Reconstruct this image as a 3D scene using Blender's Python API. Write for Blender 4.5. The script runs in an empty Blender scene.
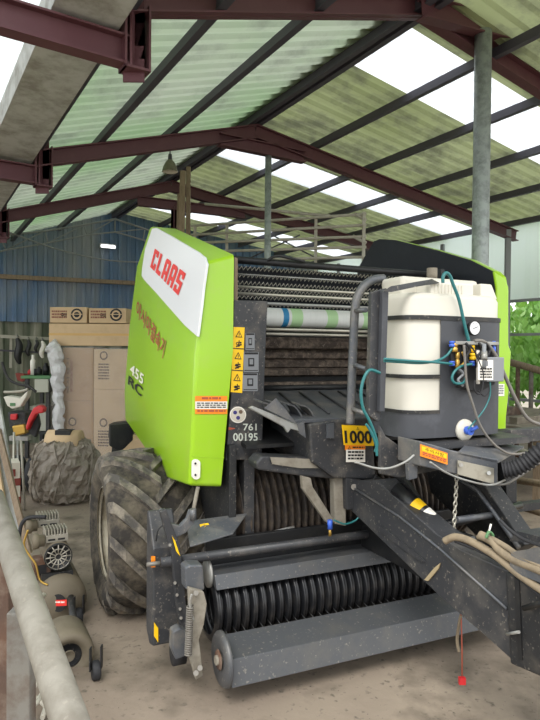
import bpy, math, random
from math import sin, cos, tan, atan, atan2, pi, radians, sqrt
from mathutils import Vector as V3, Matrix
random.seed(7)
sc = bpy.context.scene
col = bpy.context.scene.collection
# ------------------------------------------------------------------ camera
FL = 610.0
PITCH = atan(10 / FL); ROLL = radians(.5); HC = 1.6
Fw = V3((0, cos(PITCH), -sin(PITCH))); U0 = V3((0, sin(PITCH), cos(PITCH))); R0 = V3((1, 0, 0))
Up = cos(ROLL) * U0 - sin(ROLL) * R0; Rt = cos(ROLL) * R0 + sin(ROLL) * U0
CO = V3((0, 0, HC))
cam = bpy.data.cameras.new('camera'); co = bpy.data.objects.new('camera', cam); col.objects.link(co)
M = Matrix((Rt, Up, -Fw)).transposed().to_4x4(); M.translation = CO
co.matrix_world = M
cam.sensor_fit = 'HORIZONTAL'; cam.sensor_width = 36; cam.lens = FL / 540 * 36; cam.clip_start = .05; cam.clip_end = 300
sc.camera = co

def ray(x, y): return Fw + Rt * ((x - 270) / FL) - Up * ((y - 360) / FL)
def at(x, y, d): return CO + ray(x, y) * d

class Frame:
    def __init__(s, th):
        s.th = th; s.a = V3((cos(th), sin(th), 0)); s.b = V3((-sin(th), cos(th), 0))
    def __call__(s, u, v, z): return s.a * u + s.b * v + V3((0, 0, z))
    def _h(s, x, y, n, k):
        d = ray(x, y); return CO + d * ((k - CO.dot(n)) / d.dot(n))
    def U(s, x, y, u): return s._h(x, y, s.a, u)
    def V(s, x, y, v): return s._h(x, y, s.b, v)
    def Z(s, x, y, z): return s._h(x, y, V3((0, 0, 1)), z)
    def loc(s, P): return (P.dot(s.a), P.dot(s.b), P.z)
B = Frame(atan(FL / 1350)); S = Frame(atan(380 / FL))

def SR(c, s_, z): return S(c, s_, z + (5.8 - s_) * max(0, .045 - (c - 1.15) * .0067))
# ------------------------------------------------------------------ materials
def lin(h):
    h = h.lstrip('#'); r = []
    for i in (0, 2, 4):
        c = int(h[i:i + 2], 16) / 255; r.append(c / 12.92 if c <= .04045 else ((c + .055) / 1.055) ** 2.4)
    return (*r, 1)
def mat(name, c, rough=.6, metal=0, dust=0, dustc='#8d8373', scale=12, bump=0, trans=None, c2=None, c2amt=.5, emit=None, spec=.5, coat=0, stretch=(1, 1, 1), alpha=None, speck=0):
    m = bpy.data.materials.new(name); m.use_nodes = True; nt = m.node_tree; N = nt.nodes; L = nt.links
    b = N['Principled BSDF']; out = N['Material Output']
    b.inputs['Roughness'].default_value = rough; b.inputs['Metallic'].default_value = metal
    b.inputs['Specular IOR Level'].default_value = spec
    if coat: b.inputs['Coat Weight'].default_value = coat; b.inputs['Coat Roughness'].default_value = .15
    b.inputs['Base Color'].default_value = lin(c)
    src = None
    if dust or c2 or bump:
        tc = N.new('ShaderNodeTexCoord'); mp = N.new('ShaderNodeMapping'); mp.inputs['Scale'].default_value = stretch
        L.new(tc.outputs['Object'], mp.inputs['Vector'])
        nz = N.new('ShaderNodeTexNoise'); nz.inputs['Scale'].default_value = scale; nz.inputs['Detail'].default_value = 8; nz.inputs['Roughness'].default_value = .65
        L.new(mp.outputs[0], nz.inputs['Vector'])
        src = b.inputs['Base Color'].default_value[:]
        cur = None
        if c2:
            n2 = N.new('ShaderNodeTexNoise'); n2.inputs['Scale'].default_value = scale * .25; n2.inputs['Detail'].default_value = 6
            L.new(mp.outputs[0], n2.inputs['Vector'])
            rp = N.new('ShaderNodeValToRGB'); rp.color_ramp.elements[0].position = .55 - c2amt * .3; rp.color_ramp.elements[1].position = .8 - c2amt * .3
            L.new(n2.outputs['Fac'], rp.inputs['Fac'])
            mx = N.new('ShaderNodeMix'); mx.data_type = 'RGBA'; mx.inputs[6].default_value = src; mx.inputs[7].default_value = lin(c2)
            L.new(rp.outputs['Color'], mx.inputs[0]); cur = mx.outputs[2]
        if dust:
            rp = N.new('ShaderNodeValToRGB'); rp.color_ramp.elements[0].position = .56 - dust * .2; rp.color_ramp.elements[1].position = .74 - dust * .15
            dd_ = min(1, dust * 1.25); rp.color_ramp.elements[1].color = (dd_, dd_, dd_, 1)
            L.new(nz.outputs['Fac'], rp.inputs['Fac'])
            mx = N.new('ShaderNodeMix'); mx.data_type = 'RGBA'; mx.inputs[6].default_value = src; mx.inputs[7].default_value = lin(dustc)
            if cur: L.new(cur, mx.inputs[6])
            L.new(rp.outputs['Color'], mx.inputs[0]); cur = mx.outputs[2]
            if speck:
                n3 = N.new('ShaderNodeTexNoise'); n3.inputs['Scale'].default_value = 70; n3.inputs['Detail'].default_value = 3; L.new(tc.outputs['Object'], n3.inputs['Vector'])
                r3 = N.new('ShaderNodeValToRGB'); r3.color_ramp.elements[0].position = .63; r3.color_ramp.elements[1].position = .70; r3.color_ramp.elements[1].color = (speck, speck, speck, 1)
                L.new(n3.outputs['Fac'], r3.inputs['Fac']); m3 = N.new('ShaderNodeMix'); m3.data_type = 'RGBA'; L.new(cur, m3.inputs[6]); m3.inputs[7].default_value = lin('#a59c8e'); L.new(r3.outputs['Color'], m3.inputs[0]); cur = m3.outputs[2]
        if cur: L.new(cur, b.inputs['Base Color'])
        if bump:
            bp = N.new('ShaderNodeBump'); bp.inputs['Strength'].default_value = bump; bp.inputs['Distance'].default_value = .02
            L.new(nz.outputs['Fac'], bp.inputs['Height']); L.new(bp.outputs[0], b.inputs['Normal'])
    if trans:
        t = N.new('ShaderNodeBsdfTranslucent'); t.inputs['Color'].default_value = lin(trans[0])
        mx = N.new('ShaderNodeMixShader'); mx.inputs[0].default_value = trans[1]
        L.new(b.outputs[0], mx.inputs[1]); L.new(t.outputs[0], mx.inputs[2]); L.new(mx.outputs[0], out.inputs['Surface'])
        if cur_col := (b.inputs['Base Color'].links[0].from_socket if b.inputs['Base Color'].links else None):
            if len(trans) > 2: L.new(cur_col, t.inputs['Color'])
    if alpha is not None: b.inputs['Alpha'].default_value = alpha
    if emit:
        b.inputs['Emission Color'].default_value = lin(emit[0]); b.inputs['Emission Strength'].default_value = emit[1]
    return m
G = {}
def A(k, *a, **kw): G[k] = mat(k, *a, **kw)
A('lime', '#98c61a', rough=.33, coat=.35, dust=.18, dustc='#a8b060', scale=7)
A('white_panel', '#e4e6e8', rough=.35, coat=.2)
A('claas_red', '#e2342c', rough=.5)
A('dull_red', '#a8503a', rough=.6)
A('silver', '#c9cfc4', rough=.4)
A('dark', '#333437', rough=.5, speck=.35, dust=.35, dustc='#777066', scale=9)
A('darker', '#1f2022', rough=.55, speck=.3, dust=.3, dustc='#5a544b', scale=9)
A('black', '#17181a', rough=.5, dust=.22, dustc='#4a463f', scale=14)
A('black_gloss', '#1b1c1f', rough=.3, dust=.25, dustc='#55504a', scale=14)
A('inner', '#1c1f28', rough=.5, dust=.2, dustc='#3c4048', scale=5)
A('gunmetal', '#56595e', rough=.42, speck=.35, metal=.25, dust=.45, dustc='#8b857b', scale=6)
A('guard', '#505255', speck=.35, rough=.42, metal=.2, dust=.3, dustc='#6f6a60', scale=4, c2='#4a4c50', c2amt=.5)
A('arm', '#36373a', speck=.4, rough=.45, metal=.1, dust=.3, dustc='#77726a', scale=5)
A('galv', '#9b9c99', rough=.45, metal=.4, dust=.5, dustc='#7d756a', scale=10)
A('steel', '#b9b5a8', rough=.35, metal=.6, dust=.3, dustc='#8d8270', scale=20)
A('dusty_metal', '#8a8478', rough=.7, dust=.6, dustc='#6b6254', scale=16)
A('net_white', '#e3e6e2', rough=.6, stretch=(30, 1, 1), dust=.2, dustc='#bfc4bd', scale=6)
A('net_green', '#b4d9a4', rough=.6); A('net_blue', '#2f86b8', rough=.6)
A('rotor', '#2c2622', rough=.7, dust=.6, dustc='#5a4d40', scale=18)
A('slat', '#3d332c', speck=.4, rough=.8, dust=.6, dustc='#7c6e60', scale=22)
A('tyre', '#2c2824', rough=.85, dust=.7, dustc='#6a6152', scale=9, bump=.4)
A('lug', '#4a4642', rough=.8, dust=.7, dustc='#8c8374', scale=12, bump=.3)
A('bolt', '#77736c', rough=.5, metal=.4, dust=.4, dustc='#5c564e', scale=30)
A('rim', '#a79f8c', rough=.5, metal=.3, dust=.6, dustc='#857a66', scale=10)
A('tank', '#cac6ba', rough=.45, dust=.15, dustc='#c6bfa6', scale=3, spec=.4)
A('tank_cream', '#d2cec2', rough=.5)
A('tank_shell', '#3f4146', rough=.5, dust=.2, dustc='#70727a', scale=8)
A('teal', '#256a6c', rough=.35); A('blue_fit', '#3a5fc0', rough=.4); A('yellow', '#f2c20c', rough=.5, dust=.15, dustc='#b8963a', scale=20)
A('orange', '#f08a1c', rough=.45); A('sticker', '#e8e4da', rough=.5); A('grey_label', '#7d8084', rough=.5); A('ink', '#17171a', rough=.6); A('violet', '#3b3576', rough=.6)
A('grey_hose', '#6f6b66', rough=.5, dust=.3, scale=30); A('tan_hose', '#8a7c66', rough=.8, dust=.5, dustc='#5a5145', scale=12)
A('brass', '#b8954a', rough=.35, metal=.7); A('red', '#c0262b', rough=.45)
A('rubber', '#232326', rough=.7)
A('maroon', '#5a353c', rough=.6, dust=.3, dustc='#6c4a4c', scale=5)
A('purlin', '#4a4852', rough=.6, dust=.3, dustc='#5a565a', scale=5)
A('pole', '#9aa1a0', rough=.5, metal=.2, dust=.6, dustc='#6a7070', scale=14, bump=.1)
A('roof_l', '#87a47c', rough=.8, dust=.4, dustc='#5f6b5c', scale=2.2, c2='#a7b0a0', c2amt=.5, stretch=(1, 1, 1), trans=('#8faa84', .40, 1))
A('roof_r', '#838c62', rough=.8, dust=.6, dustc='#55574a', scale=2.5, c2='#98a07a', c2amt=.6, trans=('#888f6f', .36, 1))
A('skylight', '#e8ecf0', rough=.6, dust=.15, dustc='#c8ccd0', scale=2, trans=('#dfe4e8', .7))
A('gutter', '#b4b6b4', rough=.9, dust=.7, dustc='#85837c', scale=5, bump=.3)
A('white_sheet', '#e4eaea', rough=.7, trans=('#e8f0f0', .6), dust=.15, dustc='#b8c0c0', scale=2)
A('blue_wall', '#56708f', rough=.6, c2='#a8a294', c2amt=.38, dust=.45, dustc='#77828c', scale=3, stretch=(1, 1, .35))
A('lower_wall', '#5a6050', rough=.9, c2='#a8a596', c2amt=.45, dust=.3, dustc='#2f3a2a', scale=5, stretch=(4, 4, .6))
A('wood', '#8a7864', rough=.85, dust=.5, dustc='#5e5143', scale=8, stretch=(6, 6, 1), bump=.2)
A('old_wood', '#6e665a', rough=.9, dust=.6, dustc='#8b8374', scale=14, stretch=(1, 1, 1), bump=.3)
A('truss', '#87898c', rough=.6)
A('rail_white', '#aaa699', rough=.6, dust=.4, dustc='#8c8070', scale=10)
A('pipe_dusty', '#827e74', rough=.6, metal=.1, dust=.6, dustc='#645e53', scale=12, speck=.2, bump=.05)
A('rust', '#4a3c34', rough=.85, dust=.5, dustc='#776c60', scale=16, c2='#5e4232', c2amt=.5, bump=.2)
A('old_paint', '#6d6d69', rough=.85, dust=.7, dustc='#4f3d31', scale=11, c2='#6f6a62', c2amt=.5, bump=.2)
A('carton', '#cbb08c', rough=.85, dust=.25, dustc='#9c8060', scale=4)
A('carton_dk', '#b59674', rough=.85, dust=.25, dustc='#84694c', scale=4)
A('tape', '#c9a15a', rough=.35); A('print', '#6b5848', rough=.8); A('pink_print', '#8f5f50', rough=.8)
A('plastic_bag', '#a0968a', rough=.22, dust=.5, dustc='#786c58', scale=11, bump=1.0, trans=('#a09684', .2))
A('comp_tan', '#6c6353', rough=.7, dust=.4, dustc='#5d5546', scale=9)
A('alu', '#a9a498', rough=.45, metal=.5, dust=.3, dustc='#777060', scale=20)
A('green_top', '#4f7a50', rough=.6); A('grey_box', '#a9aa9c', rough=.6); A('brick', '#7c3a32', rough=.9); A('mortar', '#c9c2b4', rough=.9)
A('leaf', '#7cab58', rough=.6, c2='#a8c884', c2amt=.5, scale=3, trans=('#8fbf50', .35)); A('bark', '#5a4c3c', rough=.9)
A('lampshade', '#6f6a58', rough=.5, metal=.3, dust=.4, scale=20); A('lamp_in', '#c9c4b6', rough=.4)
A('tube_light', '#ffffff', emit=('#f4f8ff', 2.5))
A('rope', '#a09070', rough=.9)

def concrete():
    m = mat('concrete', '#968a7a', rough=.85); nt = m.node_tree; N = nt.nodes; L = nt.links; b = N['Principled BSDF']
    tc = N.new('ShaderNodeTexCoord')
    def noise(s, d=8):
        n = N.new('ShaderNodeTexNoise'); n.inputs['Scale'].default_value = s; n.inputs['Detail'].default_value = d; L.new(tc.outputs['Object'], n.inputs['Vector']); return n.outputs['Fac']
    def mixc(f, a, bcol, p0, p1):
        r = N.new('ShaderNodeValToRGB'); r.color_ramp.elements[0].position = p0; r.color_ramp.elements[1].position = p1; L.new(f, r.inputs['Fac'])
        x = N.new('ShaderNodeMix'); x.data_type = 'RGBA'
        if isinstance(a, str): x.inputs[6].default_value = lin(a)
        else: L.new(a, x.inputs[6])
        x.inputs[7].default_value = lin(bcol); L.new(r.outputs['Color'], x.inputs[0]); return x.outputs[2]
    c = mixc(noise(.9), '#7d7063', '#938676', .35, .65)
    c = mixc(noise(4), c, '#62584c', .5, .72)
    c = mixc(noise(30), c, '#575046', .6, .75)
    c = mixc(noise(60), c, '#332e28', .7, .73)
    L.new(c, b.inputs['Base Color'])
    bp = N.new('ShaderNodeBump'); bp.inputs['Strength'].default_value = .35; bp.inputs['Distance'].default_value = .02; L.new(noise(14), bp.inputs['Height']); L.new(bp.outputs[0], b.inputs['Normal'])
    return m
G['concrete'] = concrete()
A('ground', '#8f877a', rough=.95, dust=.5, dustc='#6f7350', scale=1)

# ------------------------------------------------------------------ mesh builder (everything in world coordinates)
def _basis(d):
    d = d.normalized(); t = V3((0, 0, 1)) if abs(d.z) < .9 else V3((1, 0, 0)); x = d.cross(t).normalized(); return x, x.cross(d).normalized()
class MB:
    def __init__(s): s.v = []; s.f = []; s.m = []; s.mats = []; s.sm = []
    def mi(s, k):
        if k not in s.mats: s.mats.append(k)
        return s.mats.index(k)
    def add(s, vs, fs, k, sm=False):
        o = len(s.v); s.v += [V3(p) for p in vs]; i = s.mi(k)
        for f in fs: s.f.append([o + j for j in f]); s.m.append(i); s.sm.append(sm)
        return s
    def prism(s, pts, off, k):
        n = len(pts); off = V3(off); vs = list(pts) + [p + off for p in pts]
        fs = [list(range(n)), list(range(2 * n - 1, n - 1, -1))] + [[i, (i + 1) % n, n + (i + 1) % n, n + i][::-1] for i in range(n)]
        return s.add(vs, fs, k)
    def box(s, fr, u0, u1, v0, v1, z0, z1, k):
        return s.prism([fr(u0, v0, z0), fr(u1, v0, z0), fr(u1, v0, z1), fr(u0, v0, z1)], fr.b * (v1 - v0), k)
    def bar(s, a, b, w, h, k, up=None):
        a = V3(a); b = V3(b); d = (b - a).normalized(); up = V3(up or (0, 0, 1)); x = d.cross(up)
        if x.length < 1e-4: x = V3((1, 0, 0))
        x.normalize(); y = x.cross(d).normalized()
        return s.prism([a + x * w / 2 + y * h / 2, a - x * w / 2 + y * h / 2, a - x * w / 2 - y * h / 2, a + x * w / 2 - y * h / 2], b - a, k)
    def ibeam(s, a, b, w, h, k):
        d = V3((0, 0, 1))
        s.bar(a, b, .012, h, k); o = d * (h / 2 - .006); s.bar(a + o, b + o, w, .012, k); s.bar(a - o, b - o, w, .012, k); return s
    def tube(s, pts, r, k, n=10, closed=False, caps=True):
        pts = [V3(p) for p in pts]; m = len(pts); vs = []; fs = []; x = None
        for i, p in enumerate(pts):
            if closed: d = pts[(i + 1) % m] - pts[i - 1]
            else: d = (pts[min(i + 1, m - 1)] - pts[max(i - 1, 0)])
            d.normalize()
            if x is None: x, y = _basis(d)
            else:
                x = (x - d * x.dot(d)).normalized(); y = x.cross(d).normalized()
            rr = r[i] if isinstance(r, (list, tuple)) else r
            vs += [p + (x * cos(2 * pi * j / n) + y * sin(2 * pi * j / n)) * rr for j in range(n)]
        for i in range(m if closed else m - 1):
            a = i * n; b = ((i + 1) % m) * n
            fs += [[a + j, a + (j + 1) % n, b + (j + 1) % n, b + j] for j in range(n)]
        o = len(s.f); s.add(vs, fs, k, True)
        if caps and not closed: s.add(vs[:n], [list(range(n))[::-1]], k); s.add(vs[-n:], [list(range(n))], k)
        return s
    def rod(s, a, b, r, k, n=12): return s.tube([a, b], r, k, n)
    def lathe(s, c, ax, prof, k, n=32, ks=None):
        """prof: list of (t along axis, radius)"""
        c = V3(c); ax = V3(ax).normalized(); x, y = _basis(ax); vs = []
        for t, r in prof: vs += [c + ax * t + (x * cos(2 * pi * j / n) + y * sin(2 * pi * j / n)) * max(r, 1e-4) for j in range(n)]
        for i in range(len(prof) - 1):
            o = vs[i * n:(i + 2) * n]
            s.add(o, [[j, (j + 1) % n, n + (j + 1) % n, n + j] for j in range(n)], ks[i] if ks else k, True)
        return s
    def quad(s, a, b, c, d, k): return s.add([a, b, c, d], [[0, 1, 2, 3]], k)
    def build(s, name, parent=None, bevel=0, seg=2, origin=None):
        me = bpy.data.meshes.new(name); o = bpy.data.objects.new(name, me)
        if parent is not None: inv = ROOTM[parent.name].inverted(); ROOTM[o.name] = ROOTM[parent.name]
        else:
            if origin is None:
                xs = [v.x for v in s.v]; ys = [v.y for v in s.v]; zs = [v.z for v in s.v]
                origin = V3(((min(xs) + max(xs)) / 2, (min(ys) + max(ys)) / 2, min(zs)))
            Mx = Matrix.Translation(origin); inv = Mx.inverted(); ROOTM[o.name] = Mx; o.matrix_world = Mx
        me.from_pydata([inv @ v for v in s.v], [], s.f)
        for k in s.mats: me.materials.append(G[k])
        me.polygons.foreach_set('material_index', s.m); me.polygons.foreach_set('use_smooth', s.sm)
        me.validate(); me.update()
        import bmesh
        bm = bmesh.new(); bm.from_mesh(me); bmesh.ops.remove_doubles(bm, verts=bm.verts, dist=1e-5); bmesh.ops.recalc_face_normals(bm, faces=bm.faces); bm.to_mesh(me); bm.free()
        col.objects.link(o)
        if parent is not None: o.parent = parent
        if bevel:
            md = o.modifiers.new('bevel', 'BEVEL'); md.width = bevel; md.segments = seg; md.limit_method = 'ANGLE'; md.angle_limit = radians(35)
        return o
ROOTM = {}
def thing(name, label, cat, loc, rz=0, group=None):
    o = bpy.data.objects.new(name, None); col.objects.link(o); o.empty_display_size = .1
    Mx = Matrix.Translation(loc) @ Matrix.Rotation(rz, 4, 'Z'); o.matrix_world = Mx; ROOTM[o.name] = Mx
    return tag(o, label, cat, group)
def tag(o, label=None, cat=None, group=None, kind=None):
    if label: o['label'] = label
    if cat: o['category'] = cat
    if group: o['group'] = group
    if kind: o['kind'] = kind
    return o
def struct(mb, name, **k): return tag(mb.build(name, **k), kind='structure')
def smooth(pts, n=6):
    pts = [V3(p) for p in pts]; out = []; P = [pts[0]] + pts + [pts[-1]]
    for i in range(1, len(P) - 2):
        for j in range(n):
            t = j / n; a, b, c, d = P[i - 1:i + 3]
            out.append(.5 * ((2 * b) + (c - a) * t + (2 * a - 5 * b + 4 * c - d) * t * t + (3 * b - a - 3 * c + d) * t ** 3))
    return out + [pts[-1]]
# text meshes from Blender's own font
_tc = {}
def textmesh(t, bold=0):
    if (t, bold) in _tc: return _tc[(t, bold)]
    cu = bpy.data.curves.new('writing', 'FONT'); cu.body = t; cu.offset = bold; cu.resolution_u = 3
    ob = bpy.data.objects.new('writing', cu); col.objects.link(ob); dg = bpy.context.evaluated_depsgraph_get()
    me = bpy.data.meshes.new_from_object(ob.evaluated_get(dg)); vs = [v.co.copy() for v in me.vertices]; fs = [list(p.vertices) for p in me.polygons]
    bpy.data.objects.remove(ob); bpy.data.curves.remove(cu); bpy.data.meshes.remove(me)
    if vs:
        x0 = min(v.x for v in vs); x1 = max(v.x for v in vs); y0 = min(v.y for v in vs); y1 = max(v.y for v in vs)
        vs = [((v.x - x0) / (x1 - x0), (v.y - y0) / (y1 - y0)) for v in vs]
    _tc[(t, bold)] = (vs, fs); return vs, fs
class Panel:
    """a flat quad TL,TR,BR,BL; places rectangles, words and shapes on it in 0..1 coordinates (x right, y down)"""
    def __init__(s, TL, TR, BR, BL, mb=None, base=None, th=.002):
        s.q = (TL, TR, BR, BL); n = (TR - TL).cross(BL - TL).normalized()
        if n.dot(CO - TL) < 0: n = -n
        s.n = n; s.mb = mb or MB(); s.l = th
        if base: s.mb.prism([p + n * th for p in s.q], -n * th * .95, base)
    def p(s, x, y, l=1):
        a = s.q[0].lerp(s.q[1], x); b = s.q[3].lerp(s.q[2], x); return a.lerp(b, y) + s.n * (s.l + .0012 * l)
    def rect(s, x0, y0, x1, y1, k, l=1): s.mb.quad(s.p(x0, y0, l), s.p(x1, y0, l), s.p(x1, y1, l), s.p(x0, y1, l), k); return s
    def poly(s, pts, k, l=1): s.mb.add([s.p(x, y, l) for x, y in pts], [list(range(len(pts)))], k); return s
    def disc(s, cx, cy, rx, ry, k, l=1, n=20): return s.poly([(cx + rx * cos(2 * pi * i / n), cy + ry * sin(2 * pi * i / n)) for i in range(n)], k, l)
    def text(s, t, x0, y0, x1, y1, k, l=2, bold=0):
        vs, fs = textmesh(t, bold)
        if vs: s.mb.add([s.p(x0 + (x1 - x0) * a, y1 + (y0 - y1) * b, l) for a, b in vs], fs, k)
        return s
    def lines(s, x0, y0, x1, y1, n, k, l=2):
        h = (y1 - y0) / n
        for i in range(n):
            x = x0
            while x < x1:
                w = random.uniform(.06, .2); s.rect(x, y0 + h * i, min(x + w, x1), y0 + h * i + h * .55, k, l); x += w + .03
        return s
    def tri(s, cx, cy, rx, ry, k, k2):
        s.poly([(cx, cy - ry), (cx + rx, cy + ry), (cx - rx, cy + ry)], k, 2); s.poly([(cx, cy - ry * .55), (cx + rx * .68, cy + ry * .78), (cx - rx * .68, cy + ry * .78)], k2, 3)
        return s.rect(cx - rx * .1, cy - ry * .15, cx + rx * .1, cy + ry * .6, k, 4)
def quadV(x0, y0, x1, y1, v, fr=B): return fr.V(x0, y0, v), fr.V(x1, y0, v), fr.V(x1, y1, v), fr.V(x0, y1, v)

# ================================================================== SETTING
m = MB(); m.box(S, -3.5, 8.0, -6, 10.9, -.12, 0, 'concrete'); struct(m, 'floor')
m = MB(); m.quad(V3((-60, -60, -.13)), V3((60, -60, -.13)), V3((60, 60, -.13)), V3((-60, 60, -.13)), 'ground'); struct(m, 'ground')
S0, S1 = 1.2, 10.9
def zl(c): return 4.12 - .315 * (3.4 - c)
def zr(c): return 4.12 - .147 * (c - 3.4)
def sheet(c0, c1, zf, s0, s1, k, amp=.03, pitch=.17, lap=0):
    m = MB(); prof = []; x = s0
    while x < s1 - 1e-6:
        for t, a in ((0, 0), (.25, 0), (.4, 1), (.75, 1), (.9, 0)):
            if x + t * pitch <= s1: prof.append((x + t * pitch, a * amp))
        x += pitch
    prof.append((s1, 0)); n = len(prof)
    vs = [SR(c, s, zf(c) + .05 + a + lap) for c in (c0, c1) for s, a in prof]
    m.add(vs, [[i, i + 1, n + i + 1, n + i] for i in range(n - 1)], k); return m
sky = [(3.62, 4.34), (6.45, 7.1), (9.4, 9.95)]
struct(sheet(1.05, 3.42, zl, S0, S1, 'roof_l'), 'roof_left')
e = S0; rr = MB()
for i, (a, b) in enumerate(sky + [(S1, S1)]):
    q = sheet(3.4, 8.0, zr, e, a, 'roof_r'); rr.add(q.v, q.f, 'roof_r'); e = b
    if a < S1: struct(sheet(3.52, 8.0, zr, a, b, 'skylight'), 'skylight_%d' % (i + 1)); q = sheet(3.4, 3.52, zr, a, b, 'roof_r'); rr.add(q.v, q.f, 'roof_r')
struct(rr, 'roof_right')
m = MB(); m.prism([SR(3.25, S0, zl(3.25) + .085), SR(3.4, S0, 4.2), SR(3.55, S0, zr(3.55) + .085), SR(3.4, S0, 4.185)], SR(3.4, S1, 4.2) - SR(3.4, S0, 4.2), 'roof_r'); struct(m, 'trim_1')
# purlins
n = 2
for c, zf in [(1.14, zl), (1.70, zl), (2.44, zl), (3.36, zl), (3.46, zr), (4.24, zr), (5.07, zr), (5.92, zr), (6.79, zr), (7.75, zr)]:
    m = MB(); w = .036
    m.bar(SR(c, S0, zf(c) + .008), SR(c, S1 - .1, zf(c) + .008), w, .075, 'purlin'); m.bar(SR(c, S0, zf(c) - .032), SR(c, S1 - .1, zf(c) - .032), w + .02, .008, 'purlin')
    struct(m, 'trim_%d' % n); n += 1
# gutter along the left eave and neighbouring white roof strip
m = MB(); m.prism([SR(a_, S0, b_) for a_, b_ in ((.72, 3.26), (1.08, 3.26), (1.08, 3.44), (1.06, 3.44), (1.06, 3.28), (.74, 3.28), (.74, 3.44), (.72, 3.44))], SR(1, S1, 3) - SR(1, S0, 3), 'gutter'); struct(m, 'trim_%d' % n); n += 1
struct(sheet(-3.5, .74, lambda c: 3.44 + .2 * (.7 - c), S0, S1, 'white_sheet'), 'roof_neighbour')
# back wall
def corr(m, c0, c1, s, z0, z1f, k, pitch=.16, amp=.03, fr=S):
    x = c0; P = []
    while x < c1:
        P += [(x, 0), (x + pitch * .5, 0), (x + pitch * .6, amp), (x + pitch * .9, amp)]; x += pitch
    P = [p for p in P if p[0] < c1] + [(c1, 0)]; nn = len(P)
    zz = z1f if callable(z1f) else (lambda c: z1f)
    vs = [fr(c, s - a, z0) for c, a in P] + [fr(c, s - a, zz(c)) for c, a in P]
    m.add(vs, [[i, i + 1, nn + i + 1, nn + i] for i in range(nn - 1)], k)
roofz = lambda c: (zl(c) if 1.05 < c < 3.4 else zr(c) if c >= 3.4 else 3.44 + .2 * (.7 - c)) + .02
m = MB(); corr(m, -3.5, 8.0, 10.75, 2.03, roofz, 'blue_wall'); corr(m, -3.5, 8.0, 10.8, 0, 2.08, 'lower_wall', pitch=.3, amp=.02)
struct(m, 'wall_back')
m = MB(); m.box(S, -3.5, 8.0, 10.84, 10.9, 0, 3.3, 'lower_wall'); struct(m, 'wall_back_outer')
m = MB(); m.bar(S(-3.4, 10.66, 2.66), S(7.9, 10.66, 2.86), .08, .07, 'wood'); struct(m, 'trim_%d' % n); n += 1
# right wall: white sheet above, open window below with posts
m = MB(); corr(m, 0, 1, 0, 0, 1, 'white_sheet') if 0 else None
W = Frame(S.th + pi / 2)   # u runs along S.b, v runs towards -S.a
corr(m, 1.5, 10.8, -7.9, 2.38, 3.5, 'white_sheet', pitch=.9, amp=.012, fr=W)
struct(m, 'wall_right')
m = MB(); m.box(S, 7.84, 7.96, 1.5, 10.8, 0, .35, 'mortar'); struct(m, 'wall_right_base')
m = MB()
for s_ in (3.0, 4.4, 7.2, 8.6, 10.0): m.box(S, 7.86, 7.92, s_ - .03, s_ + .03, .35, 3.4, 'truss')
for z_ in (1.86, 2.36, .9): m.box(S, 7.86, 7.92, 1.5, 10.8, z_ - .02, z_ + .02, 'truss')
struct(m, 'window_1')

# steel frames
def roof_frame(s, label, far):
    t = thing('steel_roof_frame', label, 'roof frame', SR(3.4, s, 3.2), S.th)
    h = .15
    k1, k2 = (.06, .03) if far else (-.075, -.105)
    a = MB(); a.ibeam(SR(3.4, s, zr(3.4) - k1 - h / 2), SR(7.9, s, zr(7.9) - k1 - h / 2), .1, h, 'maroon'); a.build('right_rafter', t)
    a = MB(); a.ibeam(SR(1.12, s, zl(1.12) - k2 - h / 2), SR(3.4, s, zl(3.4) - k1 - h / 2), .1, h, 'maroon'); a.build('left_rafter', t)
    a = MB(); a.ibeam(SR(1.17, s, 3.46), SR(1.17, s, 3.06), .12, .14, 'maroon')
    zz = SR(1.17, s, 0).z; a.box(S, 1.10, 1.24, s - .06, s + .06, 3.05 + zz, 3.065 + zz, 'maroon'); a.box(S, 1.10, 1.112, s - .06, s + .06, 3.05 + zz, 3.42 + zz, 'maroon'); a.box(S, 1.238, 1.25, s - .06, s + .06, 3.05 + zz, 3.42 + zz, 'maroon'); a.build('valley_stub', t)
    a = MB(); a.ibeam(SR(-3.3, s, 3.18), SR(1.15, s, 3.15), .1, .16, 'maroon'); a.build('valley_beam', t)
    return t
f1 = roof_frame(3.36,  'nearest maroon steel roof frame, crossing the top of the picture above the near round post', False)
a = MB(); a.ibeam(S.V(422, 8, 3.25), S.V(560, 46, 3.25), .1, .16, 'maroon'); a.build('haunch', f1)
f2 = roof_frame(5.8, 'middle maroon steel roof frame whose right rafter slopes down to the thin post', True)
a = MB(); a.ibeam(SR(2.95, 5.8, 3.82), SR(4.05, 5.8, 3.82), .1, .13, 'maroon'); a.build('haunch', f2)
f3 = roof_frame(8.15, 'farthest maroon steel roof frame, behind the hanging bell lamp', True)
a = MB(); a.ibeam(SR(2.9, 8.15, 3.72), SR(4.6, 8.15, 3.72), .1, .13, 'maroon'); a.ibeam(SR(3.45, 8.15, 3.7), SR(3.45, 8.15, 3.1), .1, .1, 'maroon'); a.build('haunch', f3)

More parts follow.
